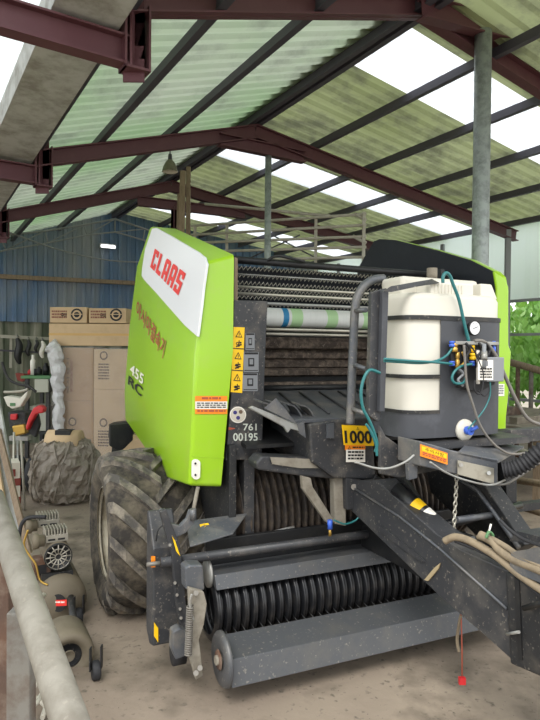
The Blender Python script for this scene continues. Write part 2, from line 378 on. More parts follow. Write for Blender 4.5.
def column(fr_pt, r, z1, label, n=24):
    p = V3((fr_pt.x, fr_pt.y, 0)); a = MB(); a.rod(p, p + V3((0, 0, z1)), r, 'pole', n); a.lathe(p, (0, 0, 1), [(0, 0), (0, r + .05), (.015, r + .05), (.015, r)], 'pole', n)
    return tag(a.build('steel_post'), label, 'post')
column(S.V(481, 200, 3.25), .066, S.V(480, 30, 3.25).z, 'thick round grey steel post rising behind the white liquid tank')
column(S.V(268, 200, 5.8), .036, 3.76, 'thin round grey steel post rising behind the netting of the baler')
a = MB(); p = S(7.72, 5.8, 0); a.bar(p, p + V3((0, 0, 3.4)), .07, .07, 'truss'); tag(a.build('square_post'), 'slim square wall post at the right where the middle rafter ends', 'post')
p = S.U(478, 240, 4.6); a = MB(); a.rod(V3((p.x, p.y, 0)), V3((p.x, p.y, 3.6)), .04, 'truss'); tag(a.build('slim_post'), 'slim pale post half hidden directly behind the thick round post', 'post')

# lattice truss against the back wall
t = thing('lattice_truss', 'light grey lattice truss below the roof against the blue wall', 'truss', S(1.5, 10.4, 3), S.th)
sT = 10.35
top = [S.V(x, y, sT) for x, y in ((-30, 241), (0, 236), (45, 231), (84, 225), (115, 219), (145, 229), (185, 243))]
bot = [S.V(x, y, sT) for x, y in ((-30, 259), (6, 250), (48, 243), (87, 235), (115, 232), (143, 240), (185, 256))]
a = MB(); a.tube(top, .018, 'truss', 6); a.build('top_chord', t); a = MB(); a.tube(bot, .015, 'truss', 6); a.build('bottom_chord', t)
for i in range(len(top) - 1):
    a = MB(); (a.rod(bot[i], top[i + 1], .011, 'truss', 6)); a.build('web_bar', t)
    a = MB(); a.rod(top[i + 1], bot[i + 1], .011, 'truss', 6); a.build('web_bar', t)
for i in (1, 5): pass
a = MB(); a.tube(smooth([S.V(x, y, 10.2) for x, y in ((-20, 222), (0, 229), (30, 240), (60, 250), (100, 259), (135, 262), (190, 262))]), .014, 'truss', 6); tag(a.build('overhead_cable'), 'pale sagging cable strung in front of the blue wall', 'cable')
# tube light
a = MB(); P0 = S.V(103, 243, 10.62); P1 = S.V(116, 250, 10.62); c_ = (P0 + P1) / 2
t = thing('wall_light', 'small lit white tube light on the blue back wall', 'light', c_, S.th)
a = MB(); a.rod(c_ - S.a * .14, c_ + S.a * .1, .022, 'tube_light', 8); a.build('tube', t)
a = MB(); a.box(S, S.loc(c_)[0] - .16, S.loc(c_)[0] + .12, 10.64, 10.7, c_.z - .03, c_.z + .05, 'galv'); a.build('housing', t)

# bell lamp
lc = at(170, 172, 6.6)
t = thing('hanging_lamp', 'bell shaped grey pendant lamp hanging from the roof purlin', 'lamp', lc)
a = MB(); a.lathe(lc, (0, 0, 1), [(0, .085), (.05, .075), (.11, .045), (.13, .025)], 'lampshade', 24); a.lathe(lc, (0, 0, 1), [(.003, .083), (.05, .071), (.1, .04)], 'lamp_in', 24); a.build('lamp_shade', t)
a = MB(); a.lathe(lc, (0, 0, 1), [(.12, .02), (.13, .024), (.19, .02), (.2, 0)], 'purlin', 16); a.build('lamp_cap', t)
a = MB(); a.lathe(lc, (0, 0, 1), [(.02, 0), (.025, .03), (.06, .04), (.1, .02)], 'tank_cream', 16); a.build('bulb', t)
a = MB(); a.rod(lc + V3((0, 0, .19)), lc + V3((0, 0, .32)), .007, 'purlin', 6); a.build('stem', t)
# timber uprights by far frame
def plank(pts, d, w, label, name='timber_plank', k='wood', dep=.04):
    a = MB(); P = [at(x, y, dd) for (x, y), dd in zip(pts, d)]; a.bar(P[0], P[1], w, dep, k, up=(0, 1, 0)); return tag(a.build(name), label, 'plank')
plank([(183, 171), (181, 262)], (7.2, 7.2), .065, 'rough upright timber plank below the far ridge behind the lime hood')
plank([(188.5, 167), (188, 262)], (7.35, 7.35), .05, 'narrow upright batten touching the rough plank behind the lime hood')
plank([(180, 194), (178, 262)], (7.5, 7.5), .06, 'short upright board left of the rough plank behind the lime hood')

# white pipe rack behind baler
t = thing('pipe_rack', 'tall rack of dusty white pipes standing behind the baler', 'rack', at(300, 258, 6.3) * 1 - V3((0, 0, at(300, 258, 6.3).z)), B.th)
def D(x): return 8.0 - (x - 204) * (1.0 / 160)
def RP(x, y): return at(x, y, D(x))
for (a0, a1) in (((190, 226), (366, 214)), ((190, 235), (366, 225)), ((190, 243), (366, 236.5)), ((190, 252), (366, 247)), ((190, 261), (366, 257))):
    a = MB(); a.rod(RP(*a0), RP(*a1), .017, 'rail_white', 8); a.build('rail', t)
for x, y in ((195, 226), (227, 223.5), (316, 217), (364, 212)):
    a = MB(); P = RP(x, y); a.bar(P, V3((P.x, P.y, 0)), .035, .035, 'rail_white'); a.build('upright', t)
a = MB(); a.rod(RP(205, 204), RP(330, 216), .018, 'rail_white', 8); a.build('brace', t)
a = MB(); a.rod(RP(355, 214), RP(366, 220), .02, 'rail_white', 8); a.build('brace', t); a = MB(); a.rod(RP(353, 236), RP(366, 243), .02, 'rail_white', 8); a.build('brace', t)
for q in (((250, 258), (300, 235)), ((272, 235), (316, 258))):
    a = MB(); a.rod(RP(*q[0]), RP(*q[1]), .009, 'purlin', 6); a.build('brace', t)

# ================================================================== ROUND BALER
CU = 2.06
t = BR = thing('round_baler', 'lime green and dark grey round baler standing on the concrete floor', 'baler', B(CU, 4.0, 0), B.th)
def plateV(pts, v, th, k, name=None, parent=None, mb=None, bevel=.004):
    a = mb or MB(); a.prism([B.V(x, y, v) for x, y in pts], B.b * th, k)
    return a.build(name, parent or BR, bevel=bevel) if name else a
def plateU(pts, u, th, k, name=None, parent=None, mb=None, bevel=.004):
    a = mb or MB(); a.prism([B.U(x, y, u) for x, y in pts], B.a * th, k)
    return a.build(name, parent or BR, bevel=bevel) if name else a
def extr(sec, u0, u1, k, name=None, parent=None, mb=None, bevel=.004):
    """cross-section [(v,z)] extruded along the machine's width"""
    a = mb or MB(); a.prism([B(u0, v, z) for v, z in sec], B.a * (u1 - u0), k)
    return a.build(name, parent or BR, bevel=bevel) if name else a
def bx(u0, u1, v0, v1, z0, z1, k, name=None, parent=None, mb=None, bevel=.004):
    a = mb or MB(); a.box(B, u0, u1, v0, v1, z0, z1, k)
    return a.build(name, parent or BR, bevel=bevel) if name else a
def zV(x, y, v): return B.V(x, y, v).z
def sub(mb, name, parent, **k): return mb.build(name, parent, **k)
def stickerV(name, parent, x0, y0, x1, y1, v, base):
    return Panel(*quadV(x0, y0, x1, y1, v), base=base)

# ---- side covers
def plane_pt(x, y, p, n):
    d = ray(x, y); return CO + d * ((p - CO).dot(n) / d.dot(n))
def side_cover(mirror):
    uf = .94
    TRo = B.U(150, 226, .985); TFo = B.V(207, 262, 3.0); MFo = B.V(196, 353, 3.0)
    nn_ = (TFo - TRo).cross(MFo - TRo).normalized(); R1 = plane_pt(136.5, 266, TRo, nn_); R2 = plane_pt(158, 312, TRo, nn_)
    BFo = B.V(189, 486, 3.0)
    L1 = B.U(165, 478, .94); L2 = B.U(125, 420, .93); L3 = B.U(124, 392, .90); L4 = B.U(129, 325, .89)
    TRi = B(1.16, *B.loc(TRo)[1:]); TFi = B.V(234, 255, 3.0); MFi = B.V(233, 350, 3.0); BFi = B.V(221, 487, 3.0)
    Ri = B(1.16, *B.loc(L4)[1:]); L3i = B(1.16, *B.loc(L3)[1:]); L2i = B(1.16, *B.loc(L2)[1:]); L1i = B(1.16, *B.loc(L1)[1:]); R1i = B(1.16, *B.loc(R1)[1:])
    V = [TRo, TFo, MFo, R1, R2, BFo, L1, L2, L3, L4, TRi, TFi, MFi, BFi, Ri, L3i, L2i, L1i, R1i]
    F = [[0, 1, 2, 4, 3], [3, 4, 2, 5, 6, 7, 8, 9], [0, 10, 11, 1], [1, 11, 12, 2], [2, 12, 13, 5], [5, 13, 17, 6], [6, 17, 16, 7], [7, 16, 15, 8], [8, 15, 14, 9], [9, 14, 18, 3], [3, 18, 10, 0]]
    return V, F
V, F = side_cover(False)
# lower part gets an intermediate bulging ring so the sheet curves
a = MB(); a.add(V, [f for f in F if f != F[1]], 'lime')
cen = (V[2] + V[9] + V[5] + V[7]) / 4 - B.a * .035
for i, j in ((3, 4), (4, 2), (2, 5), (5, 6), (6, 7), (7, 8), (8, 9), (9, 3)): a.add([V[i], V[j], cen], [[0, 1, 2]], 'lime')
hood = a.build('side_cover', BR, bevel=.022, seg=4)
for p in hood.data.polygons: p.use_smooth = True
# inner lining
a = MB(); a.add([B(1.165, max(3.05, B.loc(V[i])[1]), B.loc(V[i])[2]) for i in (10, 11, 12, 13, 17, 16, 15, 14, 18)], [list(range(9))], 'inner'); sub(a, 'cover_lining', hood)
# white panel, laid on the upper face
p0 = V[0]; nC = (V[1] - V[0]).cross(V[2] - V[0]).normalized()
if nC.dot(CO - p0) < 0: nC = -nC
def C_(x, y, l=.004): return plane_pt(x, y, p0 + nC * l, nC)
pl = [(152, 228.5), (156, 227.8), (170, 235.5), (198, 252), (204, 257), (206.3, 264), (203, 287), (200.5, 310), (197, 336.5), (185, 326), (170, 309), (156, 293), (144, 280), (141.5, 276), (142, 268), (145, 249)]
a = MB(); a.prism([C_(x, y, .012) for x, y in pl], -nC * .014, 'white_panel'); wp = a.build('white_panel', hood, bevel=.002)
pn = Panel(C_(155, 248.5, .014), C_(186, 273.5, .014), C_(178.3, 295.5, .014), C_(150.3, 267, .014), th=0)
# block capitals
def blk(pn, ox, w, polys):
    for q in polys: pn.poly([(ox + x * w, y) for x, y in q], 'claas_red', 1)
W_ = .17; g = .2075
cC = [[(0, 0), (1, 0), (1, .32), (.62, .32), (.62, .2), (.38, .2), (0, .2)], [(0, .2), (.38, .2), (.38, .8), (0, .8)], [(0, .8), (.62, .8), (.62, .66), (1, .66), (1, 1), (0, 1)]]
cL = [[(0, 0), (.4, 0), (.4, .78), (0, .78)], [(0, .78), (.95, .78), (.95, 1), (0, 1)]]
cA = [[(0, .12), (.14, 0), (.86, 0), (1, .12), (1, .2), (0, .2)], [(0, .2), (.36, .2), (.36, 1), (0, 1)], [(.64, .2), (1, .2), (1, 1), (.64, 1)], [(.36, .55), (.64, .55), (.64, .73), (.36, .73)]]
cS = [[(0, 0), (1, 0), (1, .3), (.64, .3), (.64, .18), (0, .18)], [(0, .18), (.36, .18), (.36, .42), (0, .42)], [(0, .42), (1, .42), (1, .6), (0, .6)], [(.64, .6), (1, .6), (1, .82), (.64, .82)], [(0, .7), (.36, .7), (.36, .82), (1, .82), (1, 1), (0, 1)]]
for i, L_ in enumerate((cC, cL, cA, cA, cS)): blk(pn, i * g, W_, L_)
sub(pn.mb, 'brand_lettering', hood)
# lower face lettering: each piece sits on the actual face triangle
def facepanel(i, j, l):
    n_ = (V[j] - V[i]).cross(cen - V[i]).normalized()
    if n_.dot(CO - V[i]) < 0: n_ = -n_
    return V[i] + n_ * l, n_
from mathutils.geometry import intersect_ray_tri
fan = [(V[i], V[j], cen) for i, j in ((3, 4), (4, 2), (2, 5), (5, 6), (6, 7), (7, 8), (8, 9), (9, 3))]
def surf(x, y, l=.006):
    d = ray(x, y)
    for t3 in fan:
        h = intersect_ray_tri(*t3, d, CO, True)
        if h is not None:
            n3 = (t3[1] - t3[0]).cross(t3[2] - t3[0]).normalized(); n3 = n3 if n3.dot(-d) > 0 else -n3
            return h + n3 * l
    return plane_pt(x, y, cen, (V[2] - cen).cross(V[8] - cen).normalized())
def stext(t, q, k, bold, name):
    vs, fs = textmesh(t, bold); a = MB(); out = []
    for u, v in vs:
        x = (q[0][0] * (1 - u) + q[1][0] * u) * v + (q[3][0] * (1 - u) + q[2][0] * u) * (1 - v)
        y = (q[0][1] * (1 - u) + q[1][1] * u) * v + (q[3][1] * (1 - u) + q[2][1] * u) * (1 - v)
        out.append(surf(x, y))
    a.add(out, fs, k); return sub(a, name, hood)
stext('아시아결속기', ((138, 299), (167, 341), (163.5, 359), (136.5, 315)), 'dull_red', .015, 'red_lettering')
stext('455', ((131.5, 363), (145, 375), (143.5, 385), (130.5, 373)), 'sticker', .02, 'model_lettering')
stext('RC', ((129.5, 375), (144, 388), (142, 397), (128.5, 384)), 'ink', .02, 'model_lettering')
# handle strip & sticker & catch on the front face
pn = Panel(*quadV(195, 396, 227, 414, 2.999), base='orange', th=.003); pn.rect(0, .3, 1, .72, 'sticker'); pn.lines(.05, .36, .95, .7, 3, 'ink'); pn.lines(.2, .06, .8, .26, 1, 'dull_red'); pn.lines(.06, .77, .94, .95, 1, 'dull_red'); sub(pn.mb, 'warning_label', hood)
a = MB(); a.prism([B.V(195.5 + 4.2 * cos(t_) * (1), 469 + 4 * sin(t_) + (6 if sin(t_) > 0 else -6), 2.995) for t_ in [i * pi / 8 for i in range(16)]], -B.b * .012, 'sticker'); 
a.rod(B.V(195.5, 463.5, 2.983), B.V(195.5, 463.5, 2.978), .006, 'ink', 8); a.rod(B.V(195.5, 475, 2.983), B.V(195.5, 475, 2.978), .006, 'ink', 8); sub(a, 'cover_catch', hood)
a = MB(); a.add([B.V(192, 455, 2.997), B.V(224, 457, 2.997), B.V(224, 458.5, 2.997), B.V(192, 456.5, 2.997)], [[0, 1, 2, 3]], 'lime'); sub(a, 'crease_line', hood)

# right cover: thin shell seen from inside
RP2 = [(357, 270), (366, 254), (374, 241), (380, 239), (395, 240), (436, 250), (470, 260), (492, 271), (497.5, 276), (500, 290), (499, 350), (497, 440), (470, 446), (420, 440), (385, 420), (370, 380), (360, 330)]
Q = [B.loc(B.U(x, y, 2.93))[1:] for x, y in RP2]
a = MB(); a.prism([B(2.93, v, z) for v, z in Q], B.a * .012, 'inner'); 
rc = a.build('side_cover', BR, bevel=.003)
a = MB(); a.prism([B(2.944, v, z) for v, z in Q], B.a * .07, 'lime'); a.build('cover_shell', rc, bevel=.02, seg=3)
# front return flange in green
zs = [(497.5, 276), (508, 284), (510, 300), (508, 340), (512, 352), (509, 395), (504, 440), (495, 440), (496, 350), (499, 300)]
a = MB(); vv = min(v for v, z in Q) - .015; a.prism([B.V(x, y, vv) for x, y in [(494, 271), (503, 277), (509, 286), (509, 345), (511.5, 352), (509, 395), (504, 441), (494, 441), (497, 350), (497, 290)]], B.b * .02, 'lime'); a.build('front_flange', rc, bevel=.01, seg=3)
pn = Panel(*quadV(493, 384, 504, 396, vv), base='sticker', th=.003); pn.lines(.1, .1, .9, .9, 4, 'grey_label'); sub(pn.mb, 'white_label', rc)

# ---- baling chamber body (behind, mostly hidden)
a = MB(); sec = []
for i in range(20):
    an = 2 * pi * i / 20; sec.append((4.55 + .78 * cos(an), 1.38 + .78 * sin(an)))
a.prism([B(1.28, v, z) for v, z in sec], B.a * 1.56, 'darker'); ch = a.build('bale_chamber', BR, bevel=.01)
a = MB()
for i in range(20):
    an = 2 * pi * i / 20 + .1; a.bar(B(1.3, 4.55 + .8 * cos(an), 1.38 + .8 * sin(an)), B(2.82, 4.55 + .8 * cos(an), 1.38 + .8 * sin(an)), .06, .05, 'dark')
sub(a, 'chamber_ribs', ch)
for u0 in (1.19, 2.84):
    a = MB(); a.prism([B(u0, 4.5 + .95 * cos(2 * pi * i / 28), 1.36 + .9 * sin(2 * pi * i / 28)) for i in range(28)], B.a * .03, 'darker'); a.build('side_wall', BR)
# slatted front of the chamber
for i, (y0, y1, vv) in enumerate(((337, 350, 3.62), (349, 360, 3.66), (359, 369, 3.66), (368, 377, 3.62))):
    z1 = zV(300, y0, vv); z0 = zV(300, y1, vv)
    a = MB(); a.prism([B(1.3, vv + .02, z1), B(1.3, vv - .015, (z0 + z1) / 2 + .01), B(1.3, vv - .01, z0 + .012), B(1.3, vv + .03, z0)], B.a * 1.5, 'slat'); a.build('chamber_slat', BR, bevel=.004)
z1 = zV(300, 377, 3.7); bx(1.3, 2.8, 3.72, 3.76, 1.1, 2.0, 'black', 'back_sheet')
z0 = zV(300, 397, 3.5); z1 = zV(300, 381, 3.6); bx(1.3, 2.8, 3.5, 3.56, z0, z1, 'slat', 'lower_roller_guard', bevel=.015)
bx(1.3, 2.8, 3.56, 3.7, z0, z1 - .03, 'black', 'crossmember')

# ---- front post with labels
fp = plateV([(234, 300), (268, 301), (266, 345), (262, 459), (226, 461), (231, 400)], 3.02, .22, 'dark', 'front_panel', bevel=.006)
v_ = 3.019
pn = Panel(B.V(233.5, 327, v_), B.V(244.5, 327.5, v_), B.V(242, 393, v_), B.V(230.5, 392, v_), base='yellow', th=.002)
pn.rect(0, .32, 1, .335, 'ink'); pn.rect(0, .655, 1, .67, 'ink')
for k in range(3):
    y0 = k / 3; pn.tri(.5, y0 + .1, .32, .055, 'ink', 'yellow')
    pn.disc(.4, y0 + .25, .14, .022, 'ink'); pn.disc(.68, y0 + .235, .09, .014, 'ink'); pn.poly([(.25, y0 + .29), (.75, y0 + .25), (.8, y0 + .27), (.3, y0 + .31)], 'ink'); pn.poly([(.5, y0 + .2), (.58, y0 + .2), (.6, y0 + .3), (.5, y0 + .3)], 'ink')
pn.disc(.4, .25, .07, .011, 'yellow', 2); sub(pn.mb, 'warning_label', fp)
for (x0, y0, x1, y1) in ((245.5, 333, 254.5, 350), (243.5, 352, 258.5, 372), (242.5, 373, 257.5, 391)):
    pn = Panel(*quadV(x0, y0, x1, y1, v_), base='grey_label', th=.002); pn.rect(.05, .02, .95, .12, 'ink'); pn.rect(.3, .3, .7, .72, 'ink'); pn.rect(.38, .36, .62, .62, 'grey_label', 2); pn.rect(.05, .9, .95, .94, 'ink'); sub(pn.mb, 'diagram_label', fp)
pn = Panel(*quadV(229.5, 406.5, 246, 423, v_), th=.001); pn.disc(.5, .5, .5, .5, 'sticker', 1, 28); pn.disc(.5, .5, .44, .44, 'mortar', 2, 28)
for cx, cy, k in ((.32, .36, 'violet'), (.66, .32, 'print'), (.5, .68, 'violet')): pn.disc(cx, cy, .12, .12, k, 3)
sub(pn.mb, 'round_label', fp)
pn = Panel(*quadV(243, 423.5, 256.5, 430.5, v_), th=0); pn.text('761', 0, 0, 1, 1, 'silver', bold=.015); sub(pn.mb, 'number_lettering', fp)
pn = Panel(*quadV(233, 433, 257.5, 441, v_), th=0); pn.text('00195', 0, 0, 1, 1, 'silver', bold=.015); sub(pn.mb, 'number_lettering', fp)
pn = Panel(*quadV(228.5, 427, 235, 430, v_), th=0); pn.poly([(0, 0), (1, .4), (1, .6), (0, 1)], 'dull_red'); sub(pn.mb, 'arrow_mark', fp)
plateV([(231, 256), (238, 258), (238, 301), (234, 301)], 3.1, .03, 'wood', 'side_strip')

# ---- net guard and rollers
a = MB()
def ng(u, tt): # guard surface, tt 0 top .. 1 bottom
    return B(u, 3.42 + .12 * sin(tt * pi / 2) , 2.115 - .25 * tt)
rows = 6; cols = 52; U_0, U_1 = 1.26, 2.72
for r in range(rows):
    pts = []
    for c in range(cols * 2 + 1): pts.append(ng(U_0 + (U_1 - U_0) * c / (cols * 2), (r + (.25 if (c + r) % 2 else .75)) / rows))
    a.tube(pts, .0040, 'steel', 4)
guard_net = a.build('net_guard', BR)
a = MB(); a.prism([ng(U_0, 0) + B.b * .1, ng(U_1, 0) + B.b * .1, ng(U_1, 1) + B.b * .12 + V3((0, 0, .0)), ng(U_0, 1) + B.b * .12], B.b * .01, 'inner'); sub(a, 'guard_backing', guard_net)
a = MB(); a.tube([B(1.24, 3.4, 2.135), B(2.4, 3.4, 2.13), B(2.75, 3.4, 2.13)], .022, 'black', 10); sub(a, 'top_rod', guard_net)
a = MB(); a.tube(smooth([B(1.5, 3.38, 2.14), B(1.56, 3.36, 2.17), B(1.66, 3.36, 2.16), B(1.75, 3.37, 2.15)]), .009, 'black', 6); sub(a, 'cable_loop', guard_net)
for (y, r, k, vv) in ((278, .005, 'galv', 3.38), (290, .009, 'steel', 3.38), (296.5, .010, 'steel', 3.36), (305, .010, 'galv', 3.36), (330, .010, 'steel', 3.42), (334.5, .010, 'steel', 3.44)):
    p = B.loc(B.V(300, y, vv)); a = MB(); a.rod(B(1.27, vv, p[2]), B(2.75, vv, p[2]), r, k); a.build('guide_rod', BR)
zc = zV(310, 318.5, 3.55)
for u0 in (1.22, 2.76): bx(u0, u0 + .03, 3.3, 3.75, 1.5, 2.16, 'dark', 'roll_bracket')

# ---- deck
a = MB(); a.prism([B(1.34, 2.78, 1.245), B(2.3, 2.78, 1.245), B(2.3, 3.5, 1.345), B(1.34, 3.5, 1.345)], V3((0, 0, -.02)), 'gunmetal'); dk = a.build('deck_plate', BR, bevel=.004)
a = MB()
for i in range(6):
    u = 1.5 + i * .14; a.tube([B(u, 2.85, 1.262), B(u + .1, 3.4, 1.338)], .006, 'dark', 5)
sub(a, 'deck_rib', dk)
a = MB(); a.tube([B(1.5, 3.5, 1.36), B(2.3, 3.48, 1.36)], .018, 'black', 8); sub(a, 'deck_lip', dk)
# curved flaps in front of the deck
for k in range(4):
    x0 = 262 + k * 13; pts = [(x0, 402 + k), (x0 + 7, 404 + k), (x0 + 13, 410 + k * 2), (x0 + 17, 420 + k * 2)]
    a = MB(); P = smooth([B.V(x, y, 2.82) for x, y in pts], 4)
    vs = P + [p + B.b * .12 + V3((0, 0, .01)) for p in P]; nn = len(P); a.add(vs, [[i, i + 1, nn + i + 1, nn + i] for i in range(nn - 1)], 'gunmetal')
    o = a.build('curved_flap', BR); md = o.modifiers.new('thick', 'SOLIDIFY'); md.thickness = .006
br = plateV([(249, 408), (253, 406), (297, 424), (299, 431), (291, 429), (288, 433), (284, 427)], 2.74, .02, 'galv', 'bracket')
a = MB(); a.prism([B.V(x, y, 2.74) for x, y in ((297, 424), (304, 421), (306, 438), (299, 433))], B.b * .02, 'gunmetal'); sub(a, 'bracket_end', br)
a = MB(); a.add([B.V(264, 408, 2.73), B.V(276, 398, 2.73), B.V(297, 424, 2.73)], [[0, 1, 2]], 'gunmetal'); sub(a, 'bracket_web', br)
# central box under the deck
cb = plateV([(309, 424), (337, 420), (372, 417), (376, 480), (334, 478), (312, 462)], 2.76, .5, 'dark', 'gearbox_housing', bevel=.01)
a = MB(); a.prism([B.V(x, y, 2.755) for x, y in ((326, 424), (333, 423), (333, 438), (326, 438))], -B.b * .01, 'gunmetal'); sub(a, 'housing_lug', cb)
plateV([(262, 456), (312, 458), (362, 461), (366, 482), (300, 476), (258, 470), (256, 463)], 2.8, .12, 'arm', 'cross_beam', bevel=.01)
a = MB(); a.prism([B.V(x, y, 2.79) for x, y in ((270, 457), (312, 459), (352, 462), (352, 468), (300, 468), (272, 464))], -B.b * .004, 'dusty_metal'); a.build('dirt_crust', BR)
plateV([(302, 476), (311, 478), (313, 487), (334, 520), (327, 523), (303, 489)], 2.78, .03, 'dusty_metal', 'lower_bracket')
plateV([(334, 478), (346, 478), (346, 526), (335, 524)], 2.8, .05, 'dusty_metal', 'lower_bracket')
plateV([(346, 478), (362, 480), (366, 495), (360, 508), (347, 510)], 2.76, .04, 'arm', 'pivot_plate')
a = MB(); a.rod(B.V(354, 487, 2.76), B.V(354, 487, 2.74), .016, 'bolt', 12); a.build('pivot_pin', BR)
a = MB(); a.rod(B.V(330, 520, 2.74), B.V(330, 529, 2.74), .014, 'blue_fit', 8); a.rod(B.V(330, 529, 2.74), B.V(330, 536, 2.74), .008, 'brass', 8); a.build('blue_fitting', BR)
a = MB(); a.tube(smooth([B.V(x, y, 2.72) for x, y in ((334, 520), (345, 524), (356, 520), (360, 514))]), .005, 'teal', 6); a.build('teal_pipe', BR)

# PTO sign 1000
sg = plateV([(342, 425), (370, 426), (374, 429), (374, 446), (344, 445)], 2.73, .004, 'yellow', 'speed_sign', bevel=0)
pn = Panel(B.V(344, 430, 2.728), B.V(371, 430.5, 2.728), B.V(372, 444, 2.728), B.V(345, 443.5, 2.728), th=0); pn.text('1000', .0, .02, 1, .98, 'ink', bold=.03); pn.tri(.5, -.15, .05, .12, 'ink', 'yellow'); sub(pn.mb, 'number_lettering', sg)
pn = Panel(*quadV(345, 445, 365, 450, 2.728), base='orange', th=.002); pn.tri(.2, .5, .08, .35, 'ink', 'orange'); pn.lines(.35, .3, .95, .8, 1, 'ink'); p2 = Panel(*quadV(346, 449.5, 365, 462, 2.728), mb=pn.mb, base='sticker', th=.002); p2.lines(.08, .12, .9, .9, 3, 'ink'); sub(pn.mb, 'caution_label', sg)

# ---- feed rotor with fins and dark throat
ax = B(1.2, 3.35, .66); prof = []; t_ = 0
while t_ < 1.62:
    prof += [(t_, .26), (t_ + .012, .262), (t_ + .014, .33), (t_ + .026, .335), (t_ + .028, .26)]; t_ += .042
a = MB(); a.lathe(ax, B.a, prof, 'rotor', 40); a.build('feed_rotor', BR)
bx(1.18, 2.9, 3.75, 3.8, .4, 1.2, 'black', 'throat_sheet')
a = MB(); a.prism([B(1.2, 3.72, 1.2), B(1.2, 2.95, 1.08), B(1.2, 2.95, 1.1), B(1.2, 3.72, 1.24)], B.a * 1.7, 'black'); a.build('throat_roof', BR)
for (q, k) in ((((268, 470), (300, 508)), 'black'), (((272, 480), (288, 505)), 'darker')):
    pass
bx(1.12, 1.16, 2.98, 3.7, .45, 1.1, 'darker', 'side_frame')
bx(1.22, 1.28, 3.02, 3.1, .55, 1.05, 'dark', 'side_frame')
bx(2.86, 2.92, 2.98, 3.9, .45, 1.3, 'darker', 'side_frame')
for x0, y0, x1, y1 in ((273, 532, 294, 527), (300, 530, 322, 526)):
    a = MB(); a.rod(B.V(x0, y0, 3.0), B.V(x1, y1, 3.0) , .008, 'galv', 6); a.build('tine_rod', BR)
# right-hand clutter under the tank: hydraulic arms
for (p, q, w, h, k) in (((372, 478), (435, 520), .05, .05, 'black'), ((395, 470), (420, 505), .035, .05, 'darker')):
    a = MB(); a.bar(B.V(*p, 2.75), B.V(*q, 2.6), w, h, k); a.build('strut', BR, bevel=.004)

# ---- tray and arm on the left
ty = MB(); ty.prism([B.V(186, 521, 3.0), B.V(247, 513, 3.0), B.V(233, 533, 2.86), B.V(190, 546, 2.86)], V3((0, 0, -.008)), 'gunmetal'); ty = ty.build('tray', BR, bevel=.002)
pn = Panel(B.V(199.5, 525, 2.96), B.V(208, 523.5, 2.96), B.V(214, 537, 2.9), B.V(203, 539, 2.9), base='yellow', th=.006); pn.tri(.5, .28, .25, .2, 'ink', 'yellow'); pn.disc(.5, .72, .2, .14, 'ink'); sub(pn.mb, 'warning_label', ty)
plateV([(160, 511), (163, 509), (170, 523), (180, 526), (187, 519), (190, 510), (196, 513), (194, 524), (186, 533), (176, 538), (168, 532)], 2.84, .03, 'gunmetal', 'curved_arm', bevel=.004)
a = MB(); a.rod(B.V(198, 487, 2.9), B.V(193, 512, 2.86), .010, 'dusty_metal', 8); a.build('lift_rope', BR)
a = MB(); a.rod(B.V(193, 509, 2.84), B.V(193, 520, 2.84), .016, 'gunmetal', 8); a.build('rope_shackle', BR)

# ---- wheels
def wheel(u0, sgn, name='wheel'):
    R = .47; wd = .46; c = B(u0, 3.82, R); axd = B.a * sgn
    rt = [(0, .24), (.0, .27), (-.03, .30), (-.055, .36), (-.045, .42), (0, .448), (.06, .462), (wd / 2, .468), (wd - .06, .462), (wd, .448), (wd + .045, .42), (wd + .055, .36), (wd + .03, .30), (wd, .27), (wd, .24)]
    a = MB(); a.lathe(c, axd, rt, 'tyre', 64); w_ = a.build('wheel', BR)
    x, y = B.b, V3((0, 0, 1)); a = MB(); N = 14
    prof = [(-.05, .395), (-.03, .445), (.02, .468), (.1, .478), (.16, .482), (.215, .484), (.25, .484)]
    def P(al, t, r): return c + axd * t + (x * cos(al) + y * sin(al)) * r
    for k in range(N):
        for side in (0, 1):
            al0 = 2 * pi * (k + side * .5) / N; vs = []
            for i, (t, r) in enumerate(prof):
                tt = t if side == 0 else wd - t; al = al0 + (t - .215) * 2.3 * (1); hw = .075 - (t + .05) * .06
                lift = .018
                vs += [P(al - hw - .012, tt, r - .03), P(al - hw, tt, r + lift), P(al + hw, tt, r + lift), P(al + hw + .012, tt, r - .03)]
            fs = []
            for i in range(len(prof) - 1):
                o = i * 4; fs += [[o + j, o + j + 1, o + j + 5, o + j + 4] for j in range(3)]
            fs += [[0, 1, 2, 3], [len(vs) - 4, len(vs) - 3, len(vs) - 2, len(vs) - 1]]
            a.add(vs, fs, 'lug')
    sub(a, 'tread_lugs', w_)
    rp_ = [(-.02, .272), (-.012, .285), (.0, .262), (.035, .245), (.06, .235), (.11, .225), (.12, .12), (.09, .1), (.08, .0)]
    a = MB(); a.lathe(c, axd, rp_, 'rim', 40)
    for k in range(8):
        an = 2 * pi * k / 8; q = c + axd * .1 + (x * cos(an) + y * sin(an)) * .085; a.rod(q, q - axd * .03, .012, 'galv', 6)
    sub(a, 'rim', w_)
    return w_
wheel(.635, 1); wheel(2 * CU - .635, -1)
a = MB(); a.rod(B(.8, 3.86, .47), B(3.3, 3.86, .47), .05, 'black', 12); a.build('axle', BR)
bx(1.15, 2.95, 3.8, 3.95, .5, .75, 'black', 'chassis_beam')
# support below cover at the left (dark bracket)
plateV([(110, 425), (133, 423), (133, 440), (126, 447), (120, 452), (110, 446)], 4.7, .05, 'black', 'rear_bracket')

